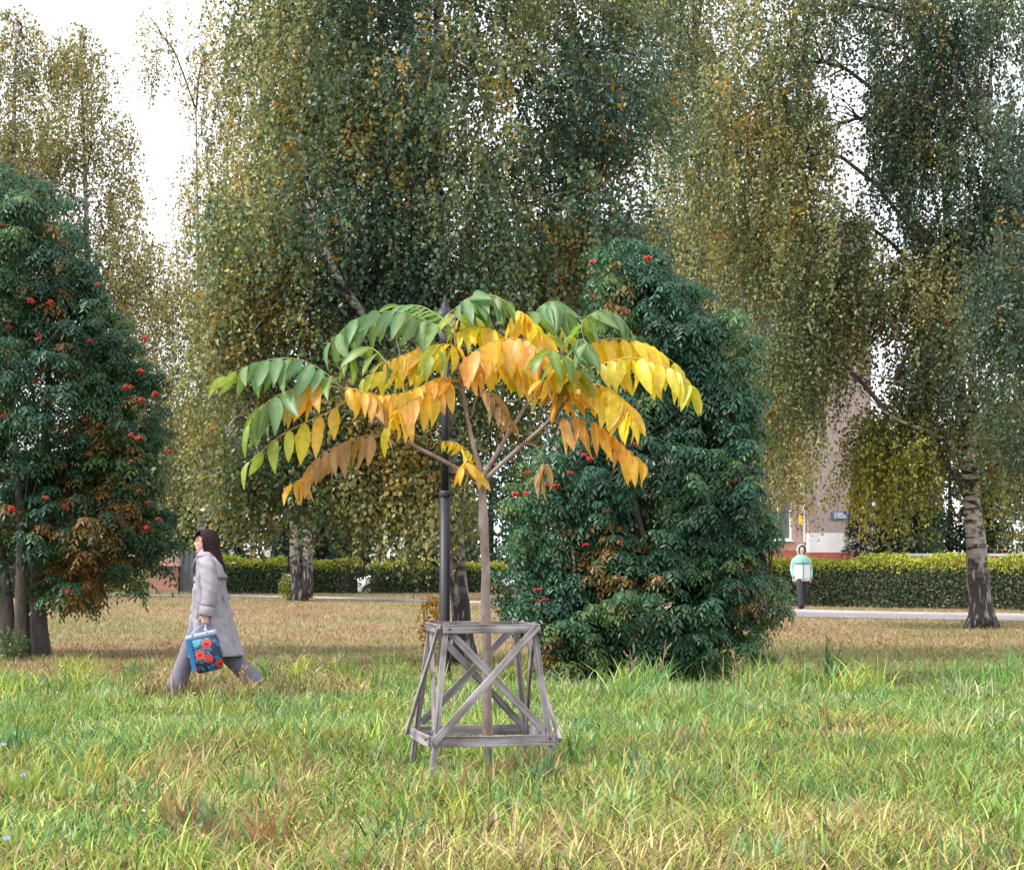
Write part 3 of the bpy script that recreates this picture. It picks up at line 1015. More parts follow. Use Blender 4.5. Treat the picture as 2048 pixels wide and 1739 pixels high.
# ------------------------------------------------------------------ rowans
def rosette_template(nl=7, nf=4):
    """a shoot tip: nl pinnate leaves with nf leaflet pairs plus tip; returns pos, dir, normal"""
    ps, ds, ns, Ls = [], [], [], []
    for i in range(nl):
        a = 2 * math.pi * (i + 0.3 * random.random()) / nl
        el = random.uniform(-0.35, 0.55)
        out = Vector((math.cos(a) * math.cos(el), math.sin(a) * math.cos(el), math.sin(el)))
        Lr = random.uniform(0.8, 1.15)
        side = out.cross(Vector((0, 0, 1))).normalized()
        p = Vector((0, 0, 0))
        for k in range(nf + 1):
            t = (k + 1) / (nf + 1)
            p = out * (Lr * t) + Vector((0, 0, -0.8 * t * t * Lr))
            tan = (out + Vector((0, 0, -1.6 * t))).normalized()
            if k == nf:
                cand = [tan]
            else:
                cand = [(tan * 0.45 + side * sg * 0.75 + Vector((0, 0, -0.38))).normalized() for sg in (-1, 1)]
            for c in cand:
                ps.append(p); ds.append(c)
                ns.append((side.cross(tan) + side * 0.15).normalized())
                Ls.append(0.42 * (1 - 0.25 * abs(t - 0.5)))
    return tuple(np.array([tuple(v) for v in q]) for q in (ps, ds, ns)) + (np.array(Ls),)

ROS = [rosette_template(random.randint(6, 8)) for _ in range(6)]
RG = ([(0.028, 0.092, 0.050), (0.040, 0.122, 0.062), (0.066, 0.160, 0.062), (0.15, 0.205, 0.055)], [0.28, 0.34, 0.26, 0.12])

def rowan(label, base, stems, blobs, depth, rz, nros, size, berries, orange, seed):
    root = thing('rowan_tree', base, label, 'rowan tree', 'rowan trees')
    inv = Vector(base)
    for st in stems:
        pts = [P(px, py, depth + dz) - inv for px, py, dz, r_ in st]
        pts[0].z = min(pts[0].z, 0) - 0.05
        MB().tube(spline(pts, 14), list(np.interp(np.linspace(0, 1, 14), np.linspace(0, 1, len(st)), [q[3] for q in st])), 9).build('trunk', M['rbark'], root, smooth=True)
    s = depth / F
    A = np.array([q[4] if len(q) > 4 else q[2] * q[3] for q in blobs], dtype=float)
    A /= A.sum()
    pos = []
    for q, a in zip(blobs, A):
        c = np.array(P(q[0], q[1], depth))
        k = int(nros * a * 1.5)
        u = rand_dirs(k) * (0.35 + 0.65 * rng.random((k, 1)) ** 0.4)
        p = c + u * np.array([[q[2] * s, rz * min(1, q[2] * s / rz + 0.25), q[3] * s]])
        p = c + (p - c) * (0.70 + 0.62 * vnoise(p, 0.62, seed + 7))[:, None]
        nv = 0.5 * vnoise(p, 0.5, seed) + 0.5 * vnoise(p, 0.28, seed + 2)
        pos.append(p[nv > 0.36])
    pos = np.concatenate(pos)
    pos = pos[pos[:, 2] > 0.12]
    n = len(pos)
    ctr = np.array(P(blobs[0][0], blobs[0][1], depth))
    tw = MB()
    for st in stems:
        pass
    Vs, Ts, Cs, off = [], [], [], 0
    om = np.zeros(n)
    for (ox, oy, orr, st) in orange:
        oc = np.array(P(ox, oy, depth - 0.3 * rz))
        dd = np.linalg.norm((pos - oc) * np.array([[1, 0.45, 1]]), axis=1) / (orr * s)
        om = np.maximum(om, st * np.exp(-dd ** 2))
    isor = rng.random(n) < om
    key = np.clip(0.5 + 1.9 * (0.6 * vnoise(pos, 0.8, seed + 3) + 0.4 * vnoise(pos, 0.35, seed + 4) - 0.5) + 0.4 * (rng.random(n) - 0.5), 0, .999)
    for v in range(len(ROS)):
        ids = np.arange(n)[np.arange(n) % len(ROS) == v]
        rp, rd, rn, rl = ROS[v]
        k = len(rp)
        a = rng.random(len(ids)) * 6.283
        ca, sa = np.cos(a), np.sin(a)
        Rz = np.zeros((len(ids), 3, 3))
        Rz[:, 0, 0] = ca; Rz[:, 0, 1] = -sa; Rz[:, 1, 0] = sa; Rz[:, 1, 1] = ca; Rz[:, 2, 2] = 1
        # tilt outwards
        outv = unit(pos[ids] - ctr)
        sh = np.zeros((len(ids), 3, 3)); sh[:] = np.eye(3)
        sh[:, 0, 2] = 0.5 * outv[:, 0]; sh[:, 1, 2] = 0.5 * outv[:, 1]
        Mx = sh @ Rz
        sz = size * (0.7 + 0.6 * rng.random(len(ids)))
        pp_ = np.einsum('nij,kj->nki', Mx, rp) * sz[:, None, None] + pos[ids][:, None]
        dd = unit(np.einsum('nij,kj->nki', Mx, rd)).reshape(-1, 3)
        nn = unit(np.einsum('nij,kj->nki', Mx, rn)).reshape(-1, 3)
        LL = (rl[None] * sz[:, None]).ravel()
        N_ = len(LL)
        dd = dd + rng.normal(0, 0.14, (N_, 3))
        V, T = leaf_geo(pp_.reshape(-1, 3) - np.array(base), dd, nn + rng.normal(0, 0.2, (N_, 3)), LL, LL * 0.36, 0.15)
        kk = np.clip(np.repeat(key[ids], k) + 0.1 * rng.standard_normal(N_), 0, .999)
        c = pal(RG[0], RG[1], N_, kk, 0.2)
        oc = pal([(0.19, 0.10, 0.03), (0.29, 0.14, 0.03), (0.14, 0.12, 0.035), (0.24, 0.20, 0.045)], [0.3, 0.3, 0.25, 0.15], N_)
        sel = np.repeat(isor[ids], k)
        c[sel] = oc[sel]
        Vs.append(V); Ts.append(T + off); Cs.append(np.repeat(c, 4, axis=0)); off += len(V)
    V, T, C = np.concatenate(Vs), np.concatenate(Ts), np.concatenate(Cs)
    co = link('crown', np_mesh('crown', V, T, np.full(len(T), 3), C), root)
    co.data.materials.append(M['leaf'])
    co['kind'] = 'stuff'
    # twigs carrying the shoots
    stp = [P(px, py, depth + dz) for st in stems for px, py, dz, r_ in st[1:]]
    for p in pos[::6]:
        p = Vector(p)
        q = min(stp, key=lambda a: (a - p).length + (1.5 if a.z > p.z else 0))
        m_ = (p + q) / 2 + Vector((0, 0, -0.08))
        tw.tube([a - inv for a in (q, m_, p)], [0.014, 0.010, 0.004], 4, cap=False)
    tw.build('branches', M['rbark'], root)
    # berry clusters
    bm_ = MB()
    for q in range(16):
        u = rand_dirs(1)[0] * random.random() ** 0.5
        bm_.ball((u[0] * 0.05, u[1] * 0.05, u[2] * 0.026), 0.0125, 6, 4)
    me = bm_.mesh('berry_cluster', True, M['berry'])
    for (bx, by, bs) in berries:
        # berries hang at the crown's front surface
        fr = depth - rz * (0.55 + 0.35 * random.random())
        p = P(bx, by, fr)
        o = link('berry_cluster', me, root, p - inv)
        o.scale = (bs, bs, bs * random.uniform(0.8, 1.2))
        o.rotation_euler = (random.uniform(-.3, .3), random.uniform(-.3, .3), random.random() * 6)
    return len(V) // 4

base = G(1290, 1362)
n1 = rowan('dense dark green rowan bushing to the ground behind the caged sapling', base,
  [[(1290, 1362, 0, .08), (1285, 1200, 0, .06), (1270, 900, 0, .04), (1255, 620, 0, .015)],
   [(1330, 1362, .2, .07), (1360, 1200, .3, .05), (1400, 950, .4, .03), (1410, 720, .4, .012)],
   [(1250, 1365, -.2, .06), (1190, 1200, -.3, .05), (1130, 1000, -.4, .03), (1090, 850, -.4, .012)],
   [(1290, 1362, -.3, .05), (1300, 1150, -.6, .04), (1240, 900, -.8, .02)],
   [(1330, 1362, .1, .05), (1440, 1250, 0, .03), (1540, 1150, 0, .012)]],
  [(1300, 960, 190, 240, 1.3), (1300, 700, 140, 180, 0.75), (1130, 1010, 120, 170, 0.55), (1435, 1060, 115, 190, 0.65), (1280, 1210, 220, 150, 0.8), (1110, 1180, 110, 100, 0.3), (1430, 800, 100, 170, 0.5), (1500, 1190, 75, 60, 0.14), (1250, 560, 90, 90, 0.22), (1380, 1290, 150, 60, 0.22), (1230, 1290, 90, 70, 0.15)],
  22.6, 1.6, 2000, 0.18,
  [(1055, 946, 1), (1168, 910, .9), (1180, 918, 1), (1075, 1180, 1), (1112, 972, 1), (1098, 970, .8), (1052, 987, .8), (1030, 990, 1), (1275, 890, 1.1), (1260, 970, 1.0), (1215, 1022, .9), (1185, 525, 1), (1295, 518, 1.1), (1172, 1090, .8), (1268, 1128, .7), (1240, 1085, .6), (1258, 815, 1), (1088, 1200, .8), (1140, 945, .8)],
  [(1200, 1110, 60, .7), (1110, 1075, 50, .5), (1270, 1320, 35, .9), (1440, 945, 22, .9), (1300, 1125, 60, .4), (1500, 1200, 60, .35), (1230, 1140, 90, .3), (1070, 1290, 60, .5), (1210, 560, 60, .3)], 61)

base = G(40, 1308)
n2 = rowan('tall rowan with many red berry clusters and orange patches', base,
  [[(85, 1308, 0, .14), (75, 1180, 0, .11), (90, 900, 0, .07), (110, 550, 0, .02)],
   [(15, 1312, -.3, .12), (10, 1180, -.4, .1), (-30, 900, -.4, .05), (-60, 600, -.4, .02)],
   [(50, 1308, .2, .10), (60, 1150, .3, .08), (160, 950, .4, .05), (240, 780, .4, .02)],
   [(40, 1308, -.5, .09), (40, 1050, -.8, .06), (20, 750, -.9, .02)]],
  [(60, 800, 230, 240, 1.4), (-60, 650, 200, 260, 0.9), (60, 540, 150, 170, 0.6), (230, 850, 100, 190, 0.55), (150, 1040, 170, 110, 0.5), (-60, 1020, 180, 150, 0.5), (280, 970, 60, 130, 0.2), (150, 660, 130, 140, 0.4), (20, 420, 90, 90, 0.2), (160, 1160, 90, 60, 0.12), (280, 1120, 45, 50, 0.05)],
  28.9, 1.8, 1500, 0.225,
  [(62, 602, 1.2), (100, 606, 1.2), (18, 655, 1), (75, 665, 1), (76, 678, 1), (290, 676, 1.1), (282, 742, 1.1), (252, 775, 1.1), (262, 774, 1), (310, 788, 1.1), (283, 800, 1.1), (262, 870, .9), (278, 876, 1.3), (336, 902, 1.1), (264, 922, .7), (278, 980, .8), (297, 1004, 1), (317, 1038, 1), (294, 1055, .9), (92, 995, 1), (128, 1013, 1), (24, 1018, 1.3), (55, 914, 1), (74, 760, 1), (180, 908, .9), (138, 1182, 1), (180, 682, .9), (10, 830, 1), (196, 568, .9), (170, 840, .7), (8, 452, .9)],
  [(150, 830, 70, .6), (110, 690, 50, .6), (190, 1010, 90, .7), (180, 1110, 90, .7), (130, 900, 60, .5), (100, 560, 60, .25), (160, 1170, 60, .7), (60, 1080, 60, .35)], 71)
print('rowan leaflets', n1, n2)

# ------------------------------------------------------------------ hedges
def hedge(label, a, c, width, height, n, leaf, px_yellow=True):
    """clipped hedge between ground points a and c"""
    a, c = Vector(a), Vector(c)
    ax = (c - a)
    Ln = ax.length
    ang = math.atan2(ax.y, ax.x)
    root = thing('hedge', (a + c) / 2, label, 'hedge', 'clipped hedges along the park edge', ang)
    # woody inside
    core = MB()
    rings = []
    k = max(6, int(Ln / 0.4))
    for i in range(k + 1):
        x = -Ln / 2 + 0.12 + (Ln - 0.24) * i / k
        rg = []
        for (yy, zz) in ((-.5, .0), (-.5, .5), (-.46, .9), (-.3, 1), (.3, 1), (.46, .9), (.5, .5), (.5, 0)):
            rg.append(Vector((x, yy * (width - 0.22) * (1 + random.uniform(-.08, .08)), zz * (height - 0.13) * (1 + random.uniform(-.05, .05)))))
        rings.append(rg)
    core.loft(rings)
    core.build('stems', M['hcore'], root)
    # leaves over front, back, top, ends
    side = rng.random(n)
    x = (rng.random(n) - 0.5) * Ln
    y = np.where(side < 0.36, -0.5, np.where(side < 0.5, 0.5, rng.random(n) - 0.5)) * width
    z = np.where(side < 0.5, rng.random(n) ** 0.8, 1.0) * height
    e = side > 0.96
    x = np.where(e, np.sign(x) * Ln / 2, x)
    z = np.where(e, rng.random(n), z / height) * height
    wob = vnoise(np.stack([x + a.x, y * 0, z * 0], 1), 0.7, 81)
    z = z * (0.90 + 0.19 * wob) + rng.normal(0, 0.045, n)
    y = y + rng.normal(0, 0.05, n)
    z = np.maximum(z, 0.03)
    nrm = np.stack([np.where(e, np.sign(x), 0), np.where(side < 0.36, -1, np.where(side < 0.5, 1, 0)), np.where((side > 0.5) & ~e, 1, 0.25)], 1).astype(float)
    d = rand_dirs(n) + nrm * 0.5
    V, T = leaf_geo(np.stack([x, y, z], 1), d, nrm + 0.6 * rand_dirs(n), leaf * (0.6 + 0.7 * rng.random(n)), leaf * 0.6 * np.ones(n))
    c1 = pal([(0.03, 0.08, 0.032), (0.05, 0.115, 0.04), (0.09, 0.12, 0.055), (0.22, 0.18, 0.10)], [0.30, 0.33, 0.2, 0.17], n)
    c2 = pal([(0.36, 0.40, 0.04), (0.50, 0.48, 0.05), (0.22, 0.29, 0.05)], [0.4, 0.3, 0.3], n)
    top = (z + rng.normal(0, 0.06, n)) > height * 0.80      # young yellow shoots on top
    c1[top] = c2[top]
    co = link('foliage', np_mesh('foliage', V, T, np.full(len(T), 3), np.repeat(c1, 4, axis=0)), root)
    co.data.materials.append(M['leaf'])
    co['kind'] = 'stuff'
M['hcore'] = plain('hedge_wood', (0.035, 0.035, 0.022), 0.95, 0.4, 9)
p0, p1 = G(1478, 1208), G(2400, 1226)
hedge('long clipped hedge with bright yellow top along the paved path', p0, p1, 1.1, 1.24, 26000, 0.085)
p0, p1 = G(432, 1187), G(566, 1186)
hedge('short clipped hedge just behind the walking woman', p0, p1, 1.0, 1.2, 5000, 0.10)
p0, p1 = G(-560, 1186), G(170, 1186)
hedge('clipped hedge behind the rowan with the orange patches', p0, p1, 1.0, 1.15, 9000, 0.12)
p0, p1 = G(626, 1185), G(708, 1186)
hedge('short clipped hedge between the double-stemmed birch and the white car', p0, p1, 1.0, 1.12, 3400, 0.10)
p0, p1 = G(742, 1186), G(1000, 1184)
hedge('clipped hedge in front of the white parked cars, running behind the lamp post', p0, p1, 1.0, 1.05, 8000, 0.10)

# ------------------------------------------------------------------ small bushes
def bush(label, px, py, wpx, hpx, palette, n, leaf, cat='bush', name='bush', sticks=5):
    base = G(px, py)
    s = base.y / F
    root = thing(name, base, label, cat)
    W, H = wpx * s / 2, hpx * s
    b = MB()
    for q in range(sticks):
        a = random.random() * 6.28
        b.tube(spline([(0.03 * math.cos(a), 0.03 * math.sin(a), -0.02), (W * .4 * math.cos(a), W * .4 * math.sin(a), H * .5), (W * .7 * math.cos(a), W * .7 * math.sin(a), H * .92)], 6), [0.012, .01, .008, .006, .005, .003], 5)
    b.build('stems', M['twig'], root)
    u = rand_dirs(n) * (rng.random((n, 1)) ** 0.4)
    p = u * np.array([[W, W, H * 0.5]]) + np.array([[0, 0, H * 0.52]])
    d = rand_dirs(n) + np.array([[0, 0, -0.7]])
    L = leaf * (0.6 + 0.8 * rng.random(n))
    V, T = leaf_geo(p, d, rand_dirs(n), L, L * 0.55)
    co = link('foliage', np_mesh('foliage', V, T, np.full(len(T), 3), np.repeat(pal(palette[0], palette[1], n), 4, axis=0)), root)
    co.data.materials.append(M['leaf'])
    co['kind'] = 'stuff'
bush('small orange-leaved shrub beside the lamp post', 862, 1318, 62, 132, ([(0.5, 0.27, 0.04), (0.42, 0.17, 0.03), (0.45, 0.36, 0.06)], [0.5, 0.25, 0.25]), 330, 0.075)
bush('low yellow-green shrub at the foot of the double-stemmed birch', 578, 1201, 46, 56, ([(0.24, 0.27, 0.05), (0.36, 0.34, 0.06), (0.14, 0.18, 0.05)], [0.4, 0.35, 0.25]), 700, 0.085)
bush('low green shrub under the rowan with orange patches', 22, 1322, 74, 70, ([(0.08, 0.16, 0.05), (0.12, 0.2, 0.05)], [0.5, 0.5]), 260, 0.06)

# ------------------------------------------------------------------ the walnut sapling
TB = G(977, 1548)
TD = TB.y
tree = thing('walnut_sapling', TB, 'young tree with drooping green, yellow and orange compound leaves inside the wooden cage', 'sapling')
def wob(pts, n, amp):
    q = spline(pts, n)
    return [p + Vector((random.uniform(-amp, amp), random.uniform(-amp, amp), 0)) for p in q]
def tp(px, py, dz=0):
    return P(px, py, TD + dz) - TB
tr_pts = wob([tp(977, 1560), tp(974, 1400), tp(972, 1240), tp(970, 1100), tp(964, 975), tp(963, 945)], 26, 0.004)
tr_rad = [0.034 - 0.008 * i / 25 + (0.006 if i % 7 == 3 else 0) for i in range(26)]
MB().tube(tr_pts, tr_rad, 12).build('trunk', M['sbark'], tree, smooth=True)
branches_px = [
    [(963, 965, 0), (930, 945, -.03), (885, 920, -.07), (800, 875, -.15), (730, 815, -.22), (690, 782, -.28), (672, 766, -.3)],
    [(963, 955, 0), (952, 910, .02), (940, 860, .05), (925, 780, .1), (914, 710, .15), (908, 655, .18)],
    [(964, 950, 0), (985, 920, .05), (1015, 870, .12), (1065, 785, .25), (1082, 715, .3), (1065, 640, .32)],
    [(966, 965, 0), (1000, 930, -.03), (1050, 885, -.08), (1100, 840, -.13), (1140, 790, -.2), (1168, 740, -.24), (1170, 690, -.25)],
    [(1080, 760, .25), (1110, 735, .2), (1130, 690, .15)],
]
br_samples = []
for bi, bp in enumerate(branches_px):
    pts = spline([tp(*q) for q in bp], 18)
    r0 = 0.017 if bi < 4 else 0.010
    MB().tube(pts, [r0 * (1 - 0.55 * i / 17) for i in range(18)], 9).build('branch', M['sbark'], tree, smooth=True)
    pxs = spline([Vector(q) for q in bp], 18)
    br_samples += list(zip(pxs, pts))

def leaflet_mesh(curl, fold, wid, twist, seed):
    r = random.Random(seed)
    T = [0, 0.10, 0.26, 0.45, 0.64, 0.82, 1.0]
    V, Z = [], []
    for i, t in enumerate(T):
        zc = -curl * t * t + 0.012 * r.uniform(-1, 1)
        xc = t
        if i in (0, len(T) - 1):
            V.append((xc, 0, zc)); Z.append((1, 0, 0) if i == 0 else (0.3, 1, 0))
            continue
        hw = wid * (math.sin(math.pi * min(1, t ** 0.78)) ** 0.75) * (1 + r.uniform(-.08, .08))
        for sgn in (-1, 0, 1):
            y = sgn * hw
            V.append((xc, y, zc + fold * abs(y) + twist * y * t))
            Z.append((1, 0, 0) if sgn == 0 else (0, 1, 0))
    F_ = [(0, 2, 1), (0, 3, 2)]
    rows = len(T) - 2
    for i in range(rows - 1):
        a = 1 + 3 * i
        for j in (0, 1):
            F_.append((a + j, a + j + 1, a + j + 4, a + j + 3))
    a = 1 + 3 * (rows - 1)
    tip = len(V) - 1
    F_ += [(a, a + 1, tip), (a + 1, a + 2, tip)]
    me = bpy.data.meshes.new('leaflet')
    me.from_pydata(V, [], F_)
    at = me.attributes.new('zone', 'FLOAT_COLOR', 'POINT')
    at.data.foreach_set('color', np.array([(z[0], z[1], z[2], 1) for z in Z], dtype=np.float32).ravel())
    me.polygons.foreach_set('use_smooth', [True] * len(me.polygons))
    me.materials.append(M['walnut'])
    me.update()
    return me
LF = [leaflet_mesh(random.uniform(0.18, 0.55), random.uniform(0.1, 0.6), random.uniform(0.145, 0.185), random.uniform(-.4, .4), i) for i in range(12)]
LW = [leaflet_mesh(random.uniform(0.15, 0.5), random.uniform(0.9, 1.8), random.uniform(0.09, 0.13), random.uniform(-.6, .6), 50 + i) for i in range(5)]
WC = dict(g=(0.055, 0.25, 0.12), dg=(0.09, 0.27, 0.03), og=(0.22, 0.38, 0.03), yg=(0.55, 0.56, 0.015), y=(0.92, 0.74, 0.004), oy=(0.92, 0.60, 0.006), o=(0.86, 0.43, 0.02),
          p=(0.80, 0.42, 0.13), br=(0.38, 0.18, 0.07), pb=(0.46, 0.29, 0.18))
NLEAF = 0
def frond(px, cols, npair, lpx, droop=0.8, dz=0.0, wither=0.0, one=False, start=0.16, stalk=None, snap=True):
    """px: rachis in photo pixels from stalk to tip; cols: colour keys along it; dz: how far the tip comes forward (-) or goes back (+)"""
    global NLEAF
    first = Vector((px[0][0], px[0][1], 0))
    bs = min(br_samples, key=lambda q: (Vector((q[0].x, q[0].y, 0)) - first).length)
    d0 = bs[0].z
    n = len(px)
    if npair > 5 and not one: npair += 2
    ctrl = []
    if snap and (Vector((bs[0].x, bs[0].y, 0)) - first).length > 6:
        ctrl.append(bs[1])
    elif snap:
        px = list(px)
        ctrl.append(bs[1]); px = px[1:]
    for i, (a, c) in enumerate(px):
        ctrl.append(tp(a, c, d0 + dz * (i + 1) / n))
    pts = spline(ctrl, 24)
    base = pts[0]
    key0 = cols[0]
    mt = stalk or ('rachis_g' if key0 in ('g', 'dg', 'og') else 'rachis_b' if key0 in ('br', 'pb') else 'rachis_y')
    fo = MB().tube([p - base for p in pts], [0.0055 - 0.0035 * i / 23 for i in range(24)], 6).build('compound_leaf', M[mt], tree, base, smooth=True)
    cum = [0]
    for i in range(1, 24):
        cum.append(cum[-1] + (pts[i] - pts[i - 1]).length)
    Ltot = cum[-1]
    def at(u):
        s_ = u * Ltot
        k = max(i for i in range(24) if cum[i] <= s_ + 1e-9)
        k = min(k, 22)
        f = (s_ - cum[k]) / max(cum[k + 1] - cum[k], 1e-6)
        return pts[k].lerp(pts[k + 1], f), (pts[k + 1] - pts[k]).normalized()
    m_per_px = TD / F
    L0 = lpx * m_per_px
    for k in range(npair + 1):
        u = start + (1 - start) * k / npair
        p, t = at(min(u, 0.999))
        side = t.cross(Vector((0, 0, 1)))
        if side.length < 0.15:
            side = Vector((0.3, -1, 0))
        side.normalize()
        fk = u * (len(cols) - 1)
        ka = int(min(fk, len(cols) - 1.001)) if len(cols) > 1 else 0
        ca = Vector(WC[cols[ka]])
        cb = Vector(WC[cols[min(ka + 1, len(cols) - 1)]])
        col = ca.lerp(cb, max(0, min(1, fk - ka)))
        sides = (0,) if k == npair else ((random.choice((-1, 1)),) if one else (-1, 1))
        for sg in sides:
            if random.random() < 0.04 and sg:
                continue
            L = 1.12 * L0 * (0.72 + 0.4 * math.sin(math.pi * min(1, 0.25 + 0.7 * (k / npair)))) * random.uniform(0.88, 1.12)
            if sg == 0:
                d = t * 0.9 + Vector((0, 0, -0.45 * droop))
                nrm = side.cross(t)
            else:
                d = side * sg * random.uniform(0.55, 0.75) + t * random.uniform(0.22, 0.42) + Vector((0, 0, -droop * random.uniform(0.45, 0.95)))
                nrm = side * sg * 0.75 * droop + Vector((0, 0, 0.7)) + t * random.uniform(-.25, .25)
            d.normalize()
            nrm = (nrm - d * nrm.dot(d)).normalized()
            if nrm.z < 0 and droop < 1.4: nrm = -nrm
            yv = nrm.cross(d)
            rot = Matrix((d, yv, nrm)).transposed().to_4x4()
            rot = rot @ Matrix.Rotation(random.gauss(0, 0.38), 4, 'X') @ Matrix.Rotation(random.gauss(0, 0.13), 4, 'Z')
            w_ = random.random() < wither
            lm = random.choice(LW if w_ else LF)
            o = link('leaflet', lm, fo)
            o.matrix_local = Matrix.Translation(p - base) @ rot @ Matrix.Diagonal((L, L * random.uniform(.9, 1.1), L, 1))
            c = col * random.uniform(0.85, 1.15)
            if random.random() < 0.10 and col.x > 0.6:
                c = c.lerp(Vector(WC['p']), 0.6)
            o.color = (min(c.x, .9), min(c.y, .9), min(c.z, .9), 1)
            NLEAF += 1
    return fo

frond([(690, 778), (640, 738), (580, 716), (510, 727), (452, 754)], ['og', 'g', 'g', 'g', 'og'], 8, 62, 0.75, -0.15)
frond([(688, 776), (625, 768), (565, 786), (522, 815), (498, 850)], ['oy', 'o', 'g', 'g', 'og'], 7, 66, 0.9, -0.35)
frond([(905, 672), (850, 640), (780, 622), (710, 640), (662, 684)], ['og', 'g', 'g', 'g', 'g'], 8, 64, 0.85, -0.2)
frond([(905, 660), (875, 630), (840, 612), (796, 611)], ['g', 'g', 'g'], 7, 48, 0.45, 0.45)
frond([(785, 742), (750, 700), (716, 698), (690, 735)], ['dg', 'dg', 'dg'], 5, 46, 0.7, 0.25, snap=False)
frond([(700, 795), (660, 822), (610, 845), (560, 872), (520, 905), (500, 922)], ['oy', 'oy', 'yg', 'og', 'og'], 6, 58, 1.5, -0.3, one=True)
frond([(800, 875), (740, 870), (690, 884), (640, 912), (605, 955), (588, 968)], ['br', 'br', 'br', 'br', 'o'], 8, 52, 1.3, -0.2, wither=0.75, one=False, start=0.3)
frond([(692, 776), (720, 782), (752, 800), (768, 822)], ['oy', 'o', 'br'], 5, 44, 0.9, -0.1)
frond([(925, 765), (880, 756), (835, 776), (790, 788), (745, 790)], ['o', 'o', 'oy', 'oy', 'o'], 8, 52, 1.0, -0.3)
frond([(922, 760), (880, 765), (840, 792), (800, 815), (778, 852)], ['o', 'oy', 'oy', 'y'], 6, 62, 1.1, -0.45)
frond([(916, 700), (868, 690), (820, 705), (765, 725)], ['y', 'y', 'oy', 'o'], 7, 48, 1.0, 0.0)
frond([(905, 700), (870, 715), (800, 735), (735, 752), (722, 775)], ['yg', 'yg', 'y', 'yg', 'og'], 7, 44, 0.9, 0.2)
frond([(912, 705), (905, 690), (880, 690), (862, 712)], ['y', 'y', 'og', 'og'], 4, 62, 1.1, -0.5)
frond([(908, 670), (935, 655), (975, 655), (1005, 672)], ['y', 'y', 'y', 'yg'], 6, 44, 1.0, -0.2)
frond([(908, 660), (918, 612), (950, 592), (990, 592), (1012, 604)], ['yg', 'g', 'g', 'g'], 8, 58, 0.65, -0.25)
frond([(910, 668), (920, 635), (945, 632), (975, 650)], ['yg', 'og', 'yg'], 5, 44, 1.0, 0.3)
frond([(1065, 655), (1035, 622), (1060, 640), (1090, 680)], ['oy', 'oy', 'y', 'oy'], 6, 52, 0.9, -0.3, snap=False)
frond([(1065, 645), (1080, 615), (1105, 604), (1130, 622), (1140, 640)], ['dg', 'g', 'g', 'g'], 5, 60, 0.8, -0.1)
frond([(1085, 690), (1105, 660), (1125, 650), (1140, 668)], ['yg', 'og', 'yg'], 5, 46, 1.0, 0.3)
frond([(1172, 690), (1165, 645), (1205, 620), (1242, 640), (1264, 668)], ['og', 'dg', 'g', 'g', 'g'], 8, 46, 0.75, 0.2)
frond([(918, 735), (960, 697), (1020, 676), (1065, 690), (1090, 730)], ['p', 'p', 'oy', 'p', 'o'], 10, 62, 1.15, -0.4)
frond([(920, 745), (970, 712), (1020, 715), (1055, 745), (1068, 770)], ['p', 'y', 'y', 'y', 'oy'], 8, 58, 1.2, -0.15)
frond([(1075, 745), (1040, 705), (1000, 695), (960, 715)], ['o', 'y', 'y', 'p'], 7, 58, 1.15, 0.2)
frond([(1150, 755), (1130, 720), (1105, 700), (1085, 712)], ['og', 'g', 'dg', 'dg'], 4, 58, 0.8, -0.45)
frond([(1160, 745), (1150, 690), (1168, 680), (1180, 705)], ['og', 'g', 'g', 'g'], 5, 56, 1.1, -0.4)
frond([(1160, 750), (1140, 715), (1120, 725), (1100, 760)], ['yg', 'y', 'y', 'o'], 6, 52, 1.1, -0.2)
frond([(1170, 700), (1200, 680), (1245, 678), (1295, 690), (1335, 715), (1362, 738)], ['oy', 'oy', 'y', 'oy', 'y', 'yg'], 8, 54, 1.15, 0.15)
frond([(1168, 745), (1205, 728), (1260, 715), (1320, 728), (1365, 752), (1392, 785)], ['oy', 'yg', 'y', 'y', 'yg', 'yg'], 9, 58, 1.15, -0.3)
frond([(1150, 778), (1190, 768), (1225, 785), (1250, 812), (1264, 842)], ['oy', 'oy', 'y', 'y', 'y'], 9, 58, 0.95, -0.4)
frond([(1130, 800), (1150, 775), (1190, 780), (1215, 800)], ['o', 'oy', 'oy', 'oy'], 7, 44, 1.0, 0.1)
frond([(1105, 838), (1150, 836), (1195, 848), (1235, 880), (1265, 910), (1282, 925)], ['p', 'p', 'o', 'o', 'oy'], 7, 56, 1.15, -0.25, wither=0.35, stalk='rachis_b')
frond([(1120, 818), (1125, 790), (1112, 765), (1085, 760)], ['o', 'o', 'br', 'o'], 6, 46, 1.1, -0.2, wither=0.4)
frond([(945, 830), (955, 792), (978, 784), (1003, 820), (1026, 852)], ['pb', 'pb', 'pb', 'br'], 6, 40, 0.6, -0.25, wither=1.0, start=0.45)
frond([(1050, 886), (1072, 893), (1088, 930), (1088, 958)], ['pb', 'pb', 'pb'], 3, 42, 1.4, -0.1, wither=1.0, start=0.7)
frond([(958, 955), (946, 915), (915, 886), (878, 882)], ['oy', 'y', 'y', 'y'], 6, 26, 0.9, -0.1, wither=0.6, start=0.2)
frond([(962, 962), (945, 930), (932, 925), (925, 935)], ['oy', 'oy', 'o', 'oy'], 4, 40, 0.8, -0.25)
print('walnut leaflets', NLEAF)

